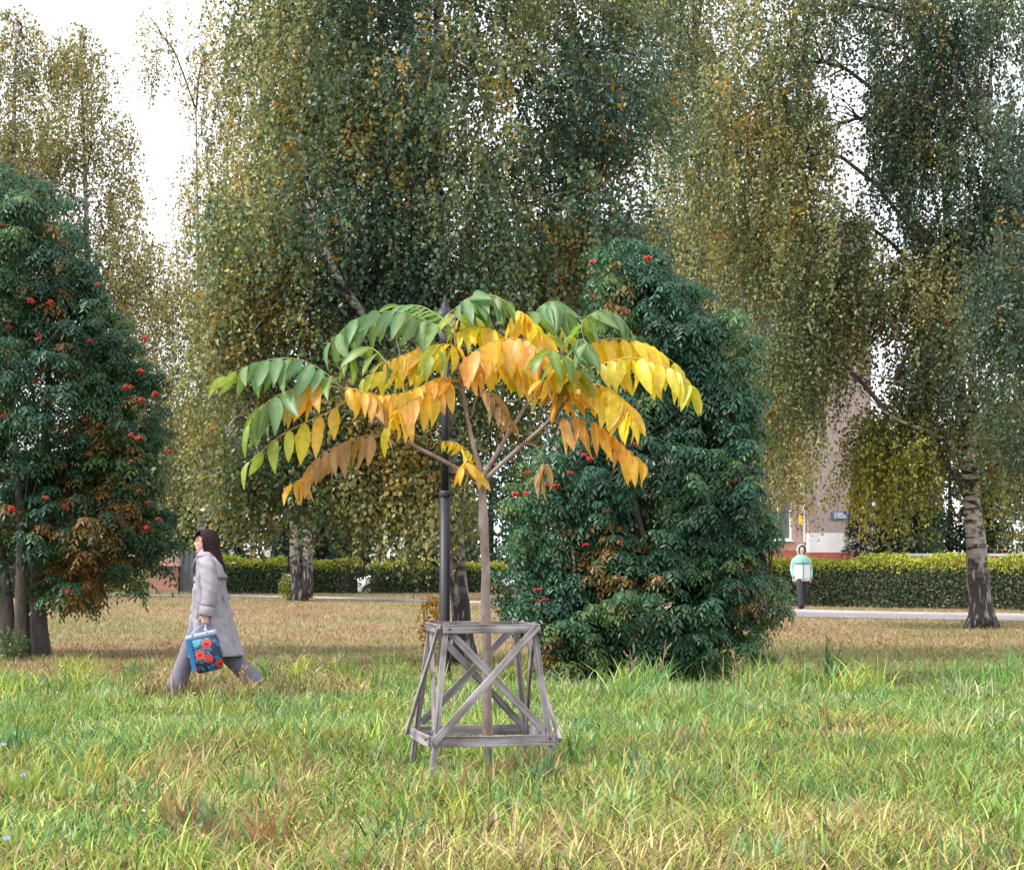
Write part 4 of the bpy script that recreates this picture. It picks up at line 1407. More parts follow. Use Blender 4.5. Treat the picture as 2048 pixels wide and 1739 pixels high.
# ------------------------------------------------------------------ wooden cage round the sapling
yaw = R(12)
cc = P(963, 1480, TD); cc.z = 0
cage = thing('tree_guard', cc, 'weathered grey wooden tapered cage of crossed boards round the young tree', 'tree guard', None, yaw)
def board(name, a, c, w_, t_, up=None, mat='wood', ext=0.0):
    """a sawn board from a to c: width w_ (in the plane of 'up'), thickness t_"""
    a, c = Vector(a), Vector(c)
    x = (c - a)
    L = x.length + 2 * ext
    x.normalize()
    up = Vector(up or (0, 0, 1))
    n = x.cross(up).normalized()         # thickness direction
    u = n.cross(x).normalized()
    b = MB()
    k = 5
    rings = []
    for i in range(k + 1):
        xx = -L / 2 + L * i / k
        jw, jt = random.uniform(-.0015, .0015), random.uniform(-.0015, .0015)
        bow = 0.004 * math.sin(math.pi * i / k) * (1 if hash(name) % 2 else -1)
        rings.append([Vector((xx, s1 * t_ / 2 + jt + bow, s2 * w_ / 2 + jw)) for s1, s2 in ((-1, -1), (1, -1), (1, 1), (-1, 1))])
    b.loft(rings)
    o = b.build(name, M[mat], cage, bevel=0.003)
    o.matrix_local = Matrix.Translation((a + c) / 2) @ Matrix((x, n, u)).transposed().to_4x4()
    return o
hb, ht, zb, zt = 0.375, 0.285, 0.255, 0.99
hg = hb + (hb - ht) * zb / (zt - zb)
bolt = MB()
CN = [(-1, -1), (1, -1), (1, 1), (-1, 1)]
for sx_, sy_ in CN:
    board('post', (sx_ * hg, sy_ * hg, -0.06), (sx_ * ht, sy_ * ht, zt + 0.012), 0.036, 0.036, up=(1, 0, 0))
for i in range(4):
    a, c = CN[i], CN[(i + 1) % 4]
    nrm = Vector(((a[0] + c[0]) / 2, (a[1] + c[1]) / 2, 0)).normalized()
    def pt(q, h_, z_, out):
        return Vector((q[0] * h_, q[1] * h_, z_)) + nrm * out
    # rails outside the posts, braces outside the rails
    off = 0.034
    board('rail', pt(a, ht, zt - 0.028, off), pt(c, ht, zt - 0.028, off), 0.056, 0.022, ext=0.028 if i % 2 == 0 else 0.005)
    board('rail', pt(a, hb, zb, off), pt(c, hb, zb, off), 0.068, 0.022, ext=0.028 if i % 2 == 0 else 0.005)
    slope = (hb - ht) / (zt - zb)
    bn = (nrm + Vector((0, 0, slope))).normalized()
    e1 = pt(a, hb, zb + 0.015, off + 0.024); e2 = pt(c, ht, zt - 0.03, off + 0.024)
    dd = (e2 - e1).normalized()
    board('brace', e1, e2, 0.048, 0.020, up=bn.cross(dd), ext=0.03)
    e1 = pt(c, hb, zb + 0.015, off - 0.028); e2 = pt(a, ht, zt - 0.03, off - 0.028)
    e1 = e1.lerp(e2, 0.03); 
    dd = (e2 - e1).normalized()
    board('brace', e1, e2, 0.048, 0.018, up=bn.cross(dd), ext=-0.03)
    for q, h_, z_ in ((a, ht, zt - 0.04), (c, ht, zt - 0.04), (a, hb, zb), (c, hb, zb)):
        p = pt(q, h_ * 0.965, z_ + 0.012, off + 0.037)
        nb = MB().ball((0, 0, 0), 0.009, 6, 4).build('nail', M['iron'], cage, p)

# ------------------------------------------------------------------ lamp post
lb = G(889, 1368)
lamp = thing('lamp_post', lb, 'slim dark lamp post with a capped lantern behind the young tree', 'lamp post')
lk = lb.y / F
zcol = (1368 - 990) * lk
ztop = (1368 - 592) * lk
MB().revolve([(0.10, -0.05), (0.10, 0.03), (0.072, 0.06), (0.066, 0.5), (0.060, 0.54), (0.060, zcol - 0.02)], n=18).build('base_pole', M['iron'], lamp, smooth=True, bevel=0)
MB().revolve([(0.058, zcol - 0.03), (0.070, zcol - 0.02), (0.070, zcol + 0.015), (0.050, zcol + 0.04)], n=18).build('collar', M['iron'], lamp)
zl = (1368 - 690) * lk
MB().revolve([(0.043, zcol + 0.01), (0.038, zl)], n=16).build('upper_pole', M['iron'], lamp, smooth=True)
lan = MB().revolve([(0.04, zl - 0.02), (0.075, zl), (0.08, zl + 0.03), (0.05, zl + 0.05)], n=16).build('lantern_seat', M['iron'], lamp)
MB().revolve([(0.06, zl + 0.045), (0.10, zl + 0.18), (0.11, zl + 0.30)], n=16).build('lantern_glass', M['lampglass'], lamp, smooth=True)
zc = zl + 0.30
MB().revolve([(0.125, zc - 0.012), (0.130, zc + 0.01), (0.118, zc + 0.05), (0.075, zc + 0.10), (0.04, zc + 0.125), (0.045, zc + 0.15), (0.018, zc + 0.18), (0.022, zc + 0.21), (0.004, zc + 0.26)], n=18).build('lantern_cap', M['iron'], lamp, smooth=True)
for a in range(4):
    an = a * math.pi / 2 + 0.4
    MB().tube([(0.064 * math.cos(an), 0.064 * math.sin(an), zl + 0.04), (0.106 * math.cos(an), 0.106 * math.sin(an), zl + 0.18), (0.117 * math.cos(an), 0.117 * math.sin(an), zl + 0.30)], 0.007, 5).build('lantern_rib', M['iron'], lamp)

# ------------------------------------------------------------------ people
def ell(c, rx, ry, n=20, fold=None, ph=0.0, sq=1.0):
    out = []
    for j in range(n):
        a = 2 * math.pi * j / n
        ca, sa = math.cos(a), math.sin(a)
        if sq != 1.0:
            ca = math.copysign(abs(ca) ** sq, ca); sa = math.copysign(abs(sa) ** sq, sa)
        k = 1.0
        if fold:
            k += fold * (math.sin(5 * a + ph) + 0.6 * math.sin(9 * a + 2.1 * ph + 1))
        out.append(Vector(c) + Vector((rx * ca * k, ry * sa * k, 0)))
    return out

def remeshed(mb, name, mat, parent, voxel, smooth_it=4, loc=None):
    """fuse overlapping closed shapes into one continuous surface"""
    me = mb.mesh(name)
    tmp = link('tmp', me)
    m = tmp.modifiers.new('r', 'REMESH')
    m.mode = 'VOXEL'
    m.voxel_size = voxel
    s = tmp.modifiers.new('s', 'SMOOTH')
    s.iterations = smooth_it
    s.factor = 0.5
    dg = bpy.context.evaluated_depsgraph_get()
    out = bpy.data.meshes.new_from_object(tmp.evaluated_get(dg))
    bpy.data.objects.remove(tmp)
    out.name = name
    out.materials.clear()
    out.materials.append(mat)
    out.polygons.foreach_set('use_smooth', [True] * len(out.polygons))
    return link(name, out, parent, loc)

def head_shapes(b, c, fwd, s=1.0):
    """head looking along fwd (+/-X or -Y): skull, jaw, nose, brow, lips, ears"""
    c = Vector(c)
    f = Vector(fwd); r_ = f.cross(Vector((0, 0, 1)))
    Mx = Matrix((f, r_, Vector((0, 0, 1)))).transposed()
    def q(x, y, z): return c + Mx @ (Vector((x, y, z)) * s)
    def el(p, rx, ry, rz):
        k = len(b.v)
        b.ball((0, 0, 0), (rx * s, ry * s, rz * s), 16, 12)
        for i in range(k, len(b.v)):
            b.v[i] = tuple(q(*p) + Mx @ Vector(b.v[i]))
    el((-0.005, 0, 0.03), 0.095, 0.075, 0.088)       # skull
    el((0.022, 0, -0.035), 0.068, 0.060, 0.080)      # face and jaw
    el((0.058, 0, -0.088), 0.026, 0.030, 0.024)      # chin
    el((0.076, 0, 0.018), 0.018, 0.045, 0.014)       # brow
    b.loft([[q(0.075, -0.007, 0.018), q(0.075, 0.007, 0.018), q(0.09, 0, 0.018)],
            [q(0.07, -0.017, -0.028), q(0.07, 0.017, -0.028), q(0.118, 0, -0.026)],
            [q(0.07, -0.012, -0.036), q(0.07, 0.012, -0.036), q(0.100, 0, -0.038)]])
    el((0.083, 0, -0.054), 0.012, 0.022, 0.006)
    el((0.081, 0, -0.066), 0.012, 0.020, 0.007)
    for sg in (-1, 1):
        el((-0.008, sg * 0.076, -0.01), 0.02, 0.010, 0.032)
        el((0.058, sg * 0.034, -0.022), 0.022, 0.022, 0.022)
    return q

def hand_shapes(b, wrist, down, palmn, curl, s=1.0, thumb=1):
    """palm + five bent fingers; down: direction fingers leave the wrist, palmn: palm normal (curl direction)"""
    wv = Vector(wrist); d = Vector(down).normalized(); n = Vector(palmn).normalized()
    sd = d.cross(n).normalized()
    def ring(c, hw, ht_, k=8):
        return [c + sd * hw * math.cos(2 * math.pi * j / k) + n * ht_ * math.sin(2 * math.pi * j / k) for j in range(k)]
    b.loft([ring(wv, 0.026 * s, 0.02 * s), ring(wv + d * 0.03 * s, 0.036 * s, 0.017 * s), ring(wv + d * 0.085 * s, 0.040 * s, 0.014 * s)])
    for i, (o, L) in enumerate(((-0.030, 0.066), (-0.010, 0.078), (0.010, 0.072), (0.029, 0.056))):
        p = wv + d * 0.075 * s + sd * o * s
        pts = [p]
        a = 0.0
        for seg, fr in enumerate((0.45, 0.32, 0.23)):
            a += curl * (0.5 + 0.4 * seg)
            p = p + (d * math.cos(a) + n * math.sin(a)) * L * fr * s
            pts.append(p)
        b.tube(pts, [0.0095 * s, 0.009 * s, 0.0085 * s, 0.0065 * s], 7)
    p = wv + d * 0.025 * s - sd * 0.03 * s * thumb
    b.tube([p, p + (d * 0.6 - sd * 0.6 * thumb + n * 0.3) * 0.04 * s, p + (d * 0.95 - sd * 0.55 * thumb + n * 0.8) * 0.065 * s], [0.012 * s, 0.011 * s, 0.008 * s], 7)

skin = plain('skin', (0.62, 0.36, 0.29), 0.55)
hairm = plain('dark_auburn_hair', (0.026, 0.007, 0.012), 0.6, 0.5, 30, stretch=(6, 6, 0.6), spec=0.2, bump=0.6)
coatm = plain('grey_lilac_trench_cloth', (0.335, 0.305, 0.35), 0.85, 0.22, 9, bump=0.9, stretch=(1, 1, .35))
liningm = plain('coat_dark_trim', (0.16, 0.145, 0.17), 0.8)
jeanm = plain('grey_jeans', (0.20, 0.185, 0.25), 0.85, 0.25, 25)
shoem = plain('dark_shoe', (0.05, 0.045, 0.05), 0.5)
eyem = plain('eye_dark', (0.03, 0.02, 0.02), 0.3)
lipm = plain('lips', (0.5, 0.16, 0.15), 0.5)

wb = G(415, 1398)
S = 1.03
woman = thing('person', wb, 'woman in a long grey trench coat with dark hair, walking with a flowered bag', 'person')
woman.scale = (S, S, S)
b = MB()
HC = (-0.035, 0.0, 1.515)
hq = head_shapes(b, HC, (-1, 0, 0))
b.tube([(-0.02, 0, 1.45), (-0.005, 0, 1.40), (0.005, 0, 1.33)], [0.052, 0.052, 0.065], 12)
b.loft([ell((0.0, 0, z), rx, ry, 18) for z, rx, ry in ((1.36, .06, .09), (1.32, .10, .17), (1.2, .115, .17), (1.05, .10, .14), (0.95, .115, .16), (0.84, .12, .17))])
hip = 0.9
legs = {}
# near (left) leg forward, far leg pushing off behind
kneeL, ankL = Vector((-0.16, -0.09, 0.50)), Vector((-0.30, -0.09, 0.09))
kneeR, ankR = Vector((0.14, 0.09, 0.47)), Vector((0.44, 0.09, 0.17))
for hp, kn, an in (((-0.01, -0.085, hip), kneeL, ankL), ((0.01, 0.085, hip), kneeR, ankR)):
    b.tube([hp, Vector(hp).lerp(kn, 0.5), kn, kn.lerp(an, 0.35), an], [0.085, 0.075, 0.055, 0.052, 0.036], 12)
b.tube([ankL + Vector((0.03, 0, -.03)), ankL + Vector((-0.05, 0, -.05)), ankL + Vector((-0.16, 0, -.055))], [0.035, 0.038, 0.026], 10)
b.tube([ankR + Vector((0.02, 0, 0.0)), ankR + Vector((-0.03, 0, -.08)), ankR + Vector((-0.09, 0, -.14))], [0.033, 0.036, 0.026], 10)
shL, elL, wrL = Vector((0.0, -0.175, 1.325)), Vector((0.055, -0.245, 1.06)), Vector((0.02, -0.275, 0.83))
shR, elR, wrR = Vector((0.0, 0.175, 1.325)), Vector((0.02, 0.25, 1.06)), Vector((-0.08, 0.25, 0.84))
for q in ((shL, elL, wrL), (shR, elR, wrR)):
    b.tube([q[0], q[0].lerp(q[1], .5), q[1], q[1].lerp(q[2], .5), q[2]], [0.05, 0.045, 0.038, 0.034, 0.026], 10)
hand_shapes(b, wrL, (-0.12, 0.0, -1), (0, 1, 0), 1.25, thumb=1)
hand_shapes(b, wrR, (-0.3, 0.0, -1), (0, -1, 0), 0.5, thumb=-1)
remeshed(b, 'body', skin, woman, 0.009, 2)
for sg in (-1, 1):
    MB().ball(hq(0.079, sg * 0.033, 0.0), (0.006, 0.011, 0.006), 8, 6).build('eye', eyem, woman, smooth=True)
    MB().tube([hq(0.092, sg * 0.018, 0.02), hq(0.090, sg * 0.035, 0.024), hq(0.078, sg * 0.052, 0.018)], [0.003, 0.004, 0.002], 5).build('eyebrow', hairm, woman)
MB().ball(hq(0.094, 0, -0.060), (0.005, 0.019, 0.009), 10, 6).build('lips', lipm, woman, smooth=True)
# hair: cap over skull, fringe, long fall behind the shoulder
b = MB()
def hring(cx, cz, rx, ry, z):
    return ell((cx, 0, z), rx, ry, 24, 0.012, z * 9)
b.loft([hring(0, 0, *q[1:3], q[0]) if False else [p + Vector((q[3], 0, 0)) for p in ell((0, 0, q[0]), q[1], q[2], 24, 0.014, q[0] * 7)] for q in (
    (1.638, .02, .02, -0.025), (1.632, .062, .055, -0.022), (1.612, .092, .078, -0.018), (1.58, .104, .09, -0.012), (1.555, .098, .096, 0.004), (1.53, .080, .098, 0.026),
    (1.48, .074, .100, 0.036), (1.43, .072, .104, 0.044), (1.38, .070, .110, 0.058), (1.33, .062, .112, 0.082), (1.28, .05, .105, 0.110), (1.23, .038, .09, 0.135), (1.19, .022, .06, 0.152))])
remeshed(b, 'hair', hairm, woman, 0.008, 1)
fr = MB()
for k in range(13):
    yv = -0.06 + 0.12 * k / 12
    fr.tube([hq(0.045, yv, 0.108), hq(0.088 - 3.0 * yv * yv, yv * 1.05, 0.078), hq(0.104 - 4.5 * yv * yv, yv * 1.1, 0.045 + random.uniform(-.008, .004))], [0.012, 0.011, 0.004], 6)
fr.build('fringe', hairm, woman, smooth=True)
for sg in (-1, 1):
    lo = MB()
    for k in range(5):
        lo.tube([hq(0.02 - 0.012 * k, sg * 0.072, 0.085), hq(0.006 - 0.012 * k, sg * 0.086, 0.0), hq(-0.008 - 0.012 * k, sg * 0.088, -0.09), hq(-0.03 - 0.02 * k, sg * 0.098, -0.19 - 0.01 * k)], [0.012, 0.014, 0.013, 0.005], 6)
    lo.build('side_lock', hairm, woman, smooth=True)
# coat
prof = [(1.405, -0.005, .072, .082), (1.385, -0.002, .085, .11), (1.355, 0.0, .108, .165), (1.32, 0.002, .125, .198), (1.25, 0.004, .142, .208), (1.12, 0.008, .150, .200), (1.0, 0.012, .162, .208),
        (0.88, 0.02, .182, .218), (0.74, 0.032, .208, .232), (0.60, 0.044, .234, .246), (0.48, 0.055, .258, .256), (0.40, 0.061, .274, .262)]
zz = np.concatenate([np.linspace(1.405, 1.25, 12), np.linspace(1.23, 0.40, 44)])
pz_ = np.array(prof)[::-1]
prof2 = [(z, *[np.interp(z, pz_[:, 0], pz_[:, c]) for c in (1, 2, 3)]) for z in zz]
rings = []
for i, (z, cx, rx, ry) in enumerate(prof2):
    fo = 0.004 + 0.030 * max(0, (1.2 - z) / 0.8)
    r_ = ell((cx, 0, z), rx, ry, 84, fo, 0.4 + 0.25 * z)
    for p in r_:
        if i == len(prof2) - 1:
            p.z += 0.025 * math.sin(math.atan2(p.y, p.x - cx) + 2.6)
    pa = np.array([tuple(p) for p in r_])
    dn = (vnoise(pa * np.array([[1, 1, 0.32]]) + 5, 0.055, 91) - 0.5) * 0.052 * min(1, (1.42 - z) * 2.2 + 0.25) + (vnoise(pa + np.stack([pa[:, 2] * .6, 0 * pa[:, 0], 0 * pa[:, 0]], 1), 0.045, 92) - 0.5) * 0.022
    # the front edge of the coat runs down her near side of the chest as a shallow step
    for q, p in enumerate(r_):
        rad_ = Vector((p.x - cx, p.y, 0)).normalized()
        r_[q] = p + rad_ * float(dn[q])
    rings.append(r_)
lastr = [p + Vector((0, 0, 0.03)) for p in [Vector((0.061 + (q.x - 0.061) * .94, q.y * .94, q.z)) for q in rings[-1]]]
inner = [Vector((0.03 + (q.x - 0.03) * .7, q.y * .7, 0.75)) for q in rings[-1]]
coat = MB().loft(rings + [lastr, inner], cap=False).build('coat', coatm, woman, smooth=True)
def sleeve(sh, el_, wr, name):
    pts = spline([sh + Vector((0, 0.03 if sh.y < 0 else -0.03, 0.03)), sh.lerp(el_, .35), el_, el_.lerp(wr, .6), wr + (wr - el_).normalized() * 0.02], 16)
    rr = [0.055, 0.072, 0.08, 0.08, 0.078, 0.076, 0.077, 0.076, 0.075, 0.073, 0.071, 0.07, 0.069, 0.068, 0.067, 0.066]
    pts = spline(pts, 40)
    rr = list(np.interp(np.linspace(0, 1, 40), np.linspace(0, 1, 16), rr))
    b = MB()
    b.tube(pts, rr, 28, cap=False)
    pv = np.array(b.v)
    ctr = np.repeat(np.array([tuple(p) for p in pts]), 28, axis=0)
    sk = pv.copy(); sk[:, 2] += 0.8 * pv[:, 0]
    amp = (vnoise(sk * np.array([[.5, .5, 1.0]]) + 9, 0.032, 95) - 0.5) * 0.34
    b.v = [tuple(q) for q in ctr + (pv - ctr) * (1 + amp[:, None])]
    b.tube([pts[-1], pts[-1] + (pts[-2] - pts[-1]).normalized() * 0.06], [0.066, 0.05], 18, cap=False)
    o = b.build(name, coatm, coat, smooth=True)
    cf = MB()
    d = (pts[-1] - pts[-8]).normalized()
    cf.tube([pts[-1] - d * 0.085, pts[-1] - d * 0.08, pts[-1] - d * 0.005, pts[-1]], [0.070, 0.075, 0.073, 0.067], 18, cap=False)
    cf.build('cuff', coatm, coat, smooth=True)
    st = MB()
    st.tube([pts[-1] - d * 0.105, pts[-1] - d * 0.09], [0.075, 0.075], 18, cap=False)
    st.build('cuff_strap', liningm, coat, smooth=True)
sleeve(shL, elL, wrL, 'sleeve')
sleeve(shR, elR, wrR, 'sleeve')
# collar, lapels, storm flap, button rows, pocket, belt tab
MB().loft([[Vector((-0.008 + p.x * 1.0, p.y, p.z)) for p in ell((0, 0, z), rx, ry, 24)] for z, rx, ry in ((1.445, .072, .08), (1.43, .080, .09), (1.395, .10, .125), (1.375, .112, .15), (1.37, .10, .135), (1.40, .075, .09))], cap=False).build('collar', coatm, coat, smooth=True)
for sg in (-1, 1):
    pts = [(-0.088, sg * 0.04, 1.40), (-0.122, sg * 0.135, 1.335), (-0.150, sg * 0.125, 1.27), (-0.158, sg * 0.03, 1.16)]
    q = [Vector(p) for p in pts]
    MB().add(q + [p + Vector((0.012, 0, 0)) for p in q], [(0, 1, 2, 3), (7, 6, 5, 4), (0, 4, 5, 1), (1, 5, 6, 2), (2, 6, 7, 3), (3, 7, 4, 0)]).build('lapel', coatm, coat)
    for z in (1.13, 0.98, 0.83, 0.68):
        cx = np.interp(z, [q[0] for q in prof][::-1], [q[1] for q in prof][::-1])
        rx = np.interp(z, [q[0] for q in prof][::-1], [q[2] for q in prof][::-1])
        MB().ball((cx - rx * 0.90, sg * 0.085, z), (0.008, 0.013, 0.013), 8, 5).build('button', liningm, coat)
fl = []
for z, k in ((1.37, 1.02), (1.28, 1.05), (1.20, 1.10), (1.165, 1.17)):
    cx = np.interp(z, [q[0] for q in prof][::-1], [q[1] for q in prof][::-1])
    rx = np.interp(z, [q[0] for q in prof][::-1], [q[2] for q in prof][::-1])
    ry = np.interp(z, [q[0] for q in prof][::-1], [q[3] for q in prof][::-1])
    fl.append([Vector((cx + rx * k * math.cos(a), ry * k * math.sin(a), z)) for a in np.linspace(-1.3, 1.3, 14)])
m_ = MB()
m_.add([p for r_ in fl for p in r_], [(i * 14 + j, i * 14 + j + 1, (i + 1) * 14 + j + 1, (i + 1) * 14 + j) for i in range(3) for j in range(13)])
o = m_.build('storm_flap', coatm, coat, smooth=True)
sm = o.modifiers.new('solid', 'SOLIDIFY'); sm.thickness = 0.008
MB().box((0.19, -0.10, 0.985), (0.07, 0.012, 0.05), Matrix.Rotation(0.7, 3, 'Z')).build('belt_tab', coatm, coat, bevel=0.003)
MB().box((-0.06, -0.222, 0.86), (0.026, 0.012, 0.17), Matrix.Rotation(0.2, 3, 'Y')).build('pocket_welt', coatm, coat, bevel=0.003)
# trousers: wide grey jeans, shoes
for hp, kn, an in (((-0.01, -0.085, 0.86), kneeL, ankL), ((0.01, 0.085, 0.86), kneeR, ankR)):
    hp = Vector(hp)
    pts = spline([hp, hp.lerp(kn, .5), kn, kn.lerp(an, .5), an + (an - kn).normalized() * 0.03], 12)
    MB().tube(pts, [.10, .098, .094, .09, .086, .084, .083, .084, .086, .09, .094, .096], 16, cap=False).build('trouser_leg', jeanm, woman, smooth=True)
for an, t in ((ankL, ((0.045, -.055), (0.03, -.035), (-0.06, -.055), (-0.19, -.068))), (ankR, ((0.045, 0.0), (0.02, -.03), (-0.03, -.09), (-0.105, -.15)))):
    MB().tube([an + Vector((t[i][0], 0, t[i][1])) for i in range(4)], [0.034, 0.042, 0.044, 0.028], 12).build('shoe', shoem, woman, smooth=True)

# flowered bag
def bagmat():
    m, t, N, Lk = mat_new('flowered_bag_print')
    bs = N['Principled BSDF']
    bs.inputs['Roughness'].default_value = 0.6
    tc = N.new('ShaderNodeTexCoord')
    vo = N.new('ShaderNodeTexVoronoi')
    vo.inputs['Scale'].default_value = 8.5
    vo.inputs['Randomness'].default_value = 0.9
    Lk.new(tc.outputs['Object'], vo.inputs['Vector'])
    r = N.new('ShaderNodeValToRGB')
    r.color_ramp.interpolation = 'CONSTANT'
    els = r.color_ramp.elements
    els[0].position = 0.0; els[0].color = (0.50, 0.03, 0.035, 1)
    els[1].position = 0.38; els[1].color = (0.02, 0.25, 0.36, 1)
    e = els.new(0.62); e.color = (0.6, 0.06, 0.05, 1)
    e = els.new(0.8); e.color = (0.015, 0.09, 0.22, 1)
    sp = N.new('ShaderNodeSeparateColor')
    Lk.new(vo.outputs['Color'], sp.inputs[0])
    Lk.new(sp.outputs[0], r.inputs[0])
    r2 = N.new('ShaderNodeValToRGB')
    r2.color_ramp.interpolation = 'CONSTANT'
    e2 = r2.color_ramp.elements
    e2[0].position = 0.0; e2[0].color = (0.05, 0.5, 0.6, 1)
    e2[1].position = 0.13; e2[1].color = (1, 1, 1, 1)
    
    Lk.new(vo.outputs['Distance'], r2.inputs[0])
    mx = N.new('ShaderNodeMix'); mx.data_type = 'RGBA'; mx.blend_type = 'MULTIPLY'; mx.inputs[0].default_value = 1
    Lk.new(r.outputs[0], mx.inputs[6]); Lk.new(r2.outputs[0], mx.inputs[7])
    nz = N.new('ShaderNodeTexNoise'); nz.inputs['Scale'].default_value = 16
    Lk.new(tc.outputs['Object'], nz.inputs['Vector'])
    r3 = N.new('ShaderNodeValToRGB'); r3.color_ramp.interpolation = 'CONSTANT'
    r3.color_ramp.elements[0].color = (0.012, 0.02, 0.06, 1)
    r3.color_ramp.elements[1].position = 0.52; r3.color_ramp.elements[1].color = (0.02, 0.20, 0.33, 1)
    e = r3.color_ramp.elements.new(0.6); e.color = (0.012, 0.05, 0.14, 1)
    Lk.new(nz.outputs['Fac'], r3.inputs[0])
    nd = N.new('ShaderNodeMath'); nd.operation = 'MULTIPLY_ADD'; nd.inputs[1].default_value = 0.35
    Lk.new(nz.outputs['Fac'], nd.inputs[0]); Lk.new(vo.outputs['Distance'], nd.inputs[2])
    gt_ = N.new('ShaderNodeMath'); gt_.operation = 'GREATER_THAN'; gt_.inputs[1].default_value = 0.60
    Lk.new(nd.outputs[0], gt_.inputs[0])
    m2 = N.new('ShaderNodeMix'); m2.data_type = 'RGBA'
    Lk.new(gt_.outputs[0], m2.inputs[0]); Lk.new(mx.outputs[2], m2.inputs[6]); Lk.new(r3.outputs[0], m2.inputs[7])
    Lk.new(m2.outputs[2], bs.inputs['Base Color'])
    return m
bandm = plain('bag_pale_blue_band', (0.36, 0.45, 0.66), 0.6)
bluem = plain('bag_blue_side', (0.02, 0.13, 0.33), 0.6)
bagloc = wb + Vector((0.07 * S, -0.36 * S, 0.29 * S))
bag = thing('handbag', bagloc, 'red, blue and turquoise flowered bag hanging from the walking woman\'s hand', 'bag')
def bring(z, hw, hd, cx):
    return [p for p in ell((cx, 0, z), hw, hd, 24, 0.02, z * 20, 0.55)]
MB().loft([bring(0.0, .11, .035, .01), bring(0.012, .125, .05, .01), bring(0.12, .150, .062, .005), bring(0.25, .155, .06, 0), bring(0.345, .145, .045, -.005)]).build('bag_body', bagmat(), bag, smooth=True)
o = MB().loft([bring(0.335, .15, .05, -.005), bring(0.375, .152, .048, -.008), bring(0.385, .146, .042, -.008)]).build('bag_band', bandm, bag, smooth=True)
MB().loft([[Vector((-0.158 + 0.02 * a, y_, z)) for a, y_ in ((0, -.03), (1, -.055), (2.5, -.062), (2.5, .03), (1, .03))] for z in (0.03, 0.2, 0.34)]).build('bag_gusset', bluem, bag)
hx = wrL + Vector((-0.012, 0.028, -0.098))
hx = Matrix.Rotation(R(13), 3, 'Y') @ (Vector((hx.x - 0.07, hx.y + 0.36, hx.z - 0.29)) * S)
for yy in (-0.045, 0.045):
    MB().tube(spline([(-0.085, yy, 0.36), (-0.07, yy * 0.8, 0.41), hx + Vector((0, yy * 0.12, 0.0)), (0.05, yy * 0.8, 0.41), (0.07, yy, 0.36)], 16), 0.006, 7).build('bag_handle', bandm, bag, smooth=True)
bag.rotation_euler = (0, R(-13), 0)

# distant walker in hooded jacket, coming along the path
pb = G(1604, 1222)
walker = thing('person', pb, 'distant walker in white and mint hooded jacket on the paved path', 'person')
jm = plain('white_jacket', (0.78, 0.78, 0.80), 0.7)
mint = plain('mint_jacket', (0.30, 0.55, 0.46), 0.7)
mintd = plain('mint_dark_trim', (0.06, 0.24, 0.20), 0.7)
darkt = plain('dark_trousers', (0.035, 0.033, 0.045), 0.8)
walker.rotation_euler = (0, 0, R(8))
b = MB()
hq = head_shapes(b, (0, 0.0, 1.50), (0, -1, 0))
b.tube([(0, .01, 1.45), (0, .02, 1.33)], [0.05, 0.06], 10)
b.loft([ell((0, 0.02, z), rx, ry, 14) for z, rx, ry in ((1.34, .10, .07), (1.28, .17, .10), (1.1, .15, .10), (0.85, .16, .11))])
wk = [((-.08, 0.0, .88), (-.075, -.12, .49), (-.06, -0.16, .08)), ((.08, 0.02, .88), (.075, 0.04, .47), (.055, 0.26, .16))]
for q in wk:
    b.tube([Vector(a) for a in q], [.085, .055, .04], 10)
    b.tube([Vector(q[2]) + Vector((0, .03, -.03)), Vector(q[2]) + Vector((0, -.14, -.05))], [.04, .03], 8)
wa = [((-.17, .02, 1.30), (-.225, .05, 1.05), (-.20, -.03, .83)), ((.17, .02, 1.30), (.235, .06, 1.05), (.225, -.02, .82))]
for k, q in enumerate(wa):
    b.tube([Vector(a) for a in q], [.045, .04, .028], 8)
    hand_shapes(b, q[2], (0, -0.15, -1), (1 if k == 0 else -1, 0, 0), 0.7, thumb=1 if k == 0 else -1)
remeshed(b, 'body', skin, walker, 0.013, 2)
jk = MB().loft([ell((0, .015, z), rx, ry, 22, 0.012, z * 8) for z, rx, ry in ((1.17, .205, .135), (1.0, .215, .145), (0.85, .225, .15), (0.745, .23, .15), (0.75, .20, .12))], cap=False).build('jacket', jm, walker, smooth=True)
MB().loft([ell((0, .015, z), rx, ry, 22, 0.008, z * 8) for z, rx, ry in ((1.42, .07, .08), (1.385, .12, .10), (1.33, .19, .12), (1.26, .205, .13), (1.165, .209, .139))], cap=False).build('jacket_yoke', mint, jk, smooth=True)
MB().loft([ell((0, .015, z), rx, ry, 22) for z, rx, ry in ((1.20, .209, .139), (1.195, .213, .143), (1.17, .213, .143), (1.165, .209, .139))], cap=False).build('jacket_stripe', mintd, jk, smooth=True)
MB().box((0, -0.135, 1.0), (0.014, 0.03, 0.48)).build('zip', mintd, jk)
for q in wa:
    q = [Vector(a) for a in q]
    MB().tube(spline(q, 8), [.06, .068, .066, .062, .058, .056, .053, .05], 12).build('sleeve', mint, jk, smooth=True)
hd = MB()
for i in range(9):
    ph = math.pi * (0.03 + 0.94 * i / 8)
hd.loft([[Vector((0.115 * rr * math.cos(a), 0.03 + yy, 1.515 + 0.145 * rr * math.sin(a))) for a in np.linspace(0, 2 * math.pi, 22, endpoint=False)] for yy, rr in ((-.095, .86), (-.10, .97), (-.05, 1.04), (0.02, 1.03), (.075, .8), (.10, .4))])
hd.f = hd.f[:-2] + hd.f[-1:]
hd.build('hood', mint, jk, smooth=True)
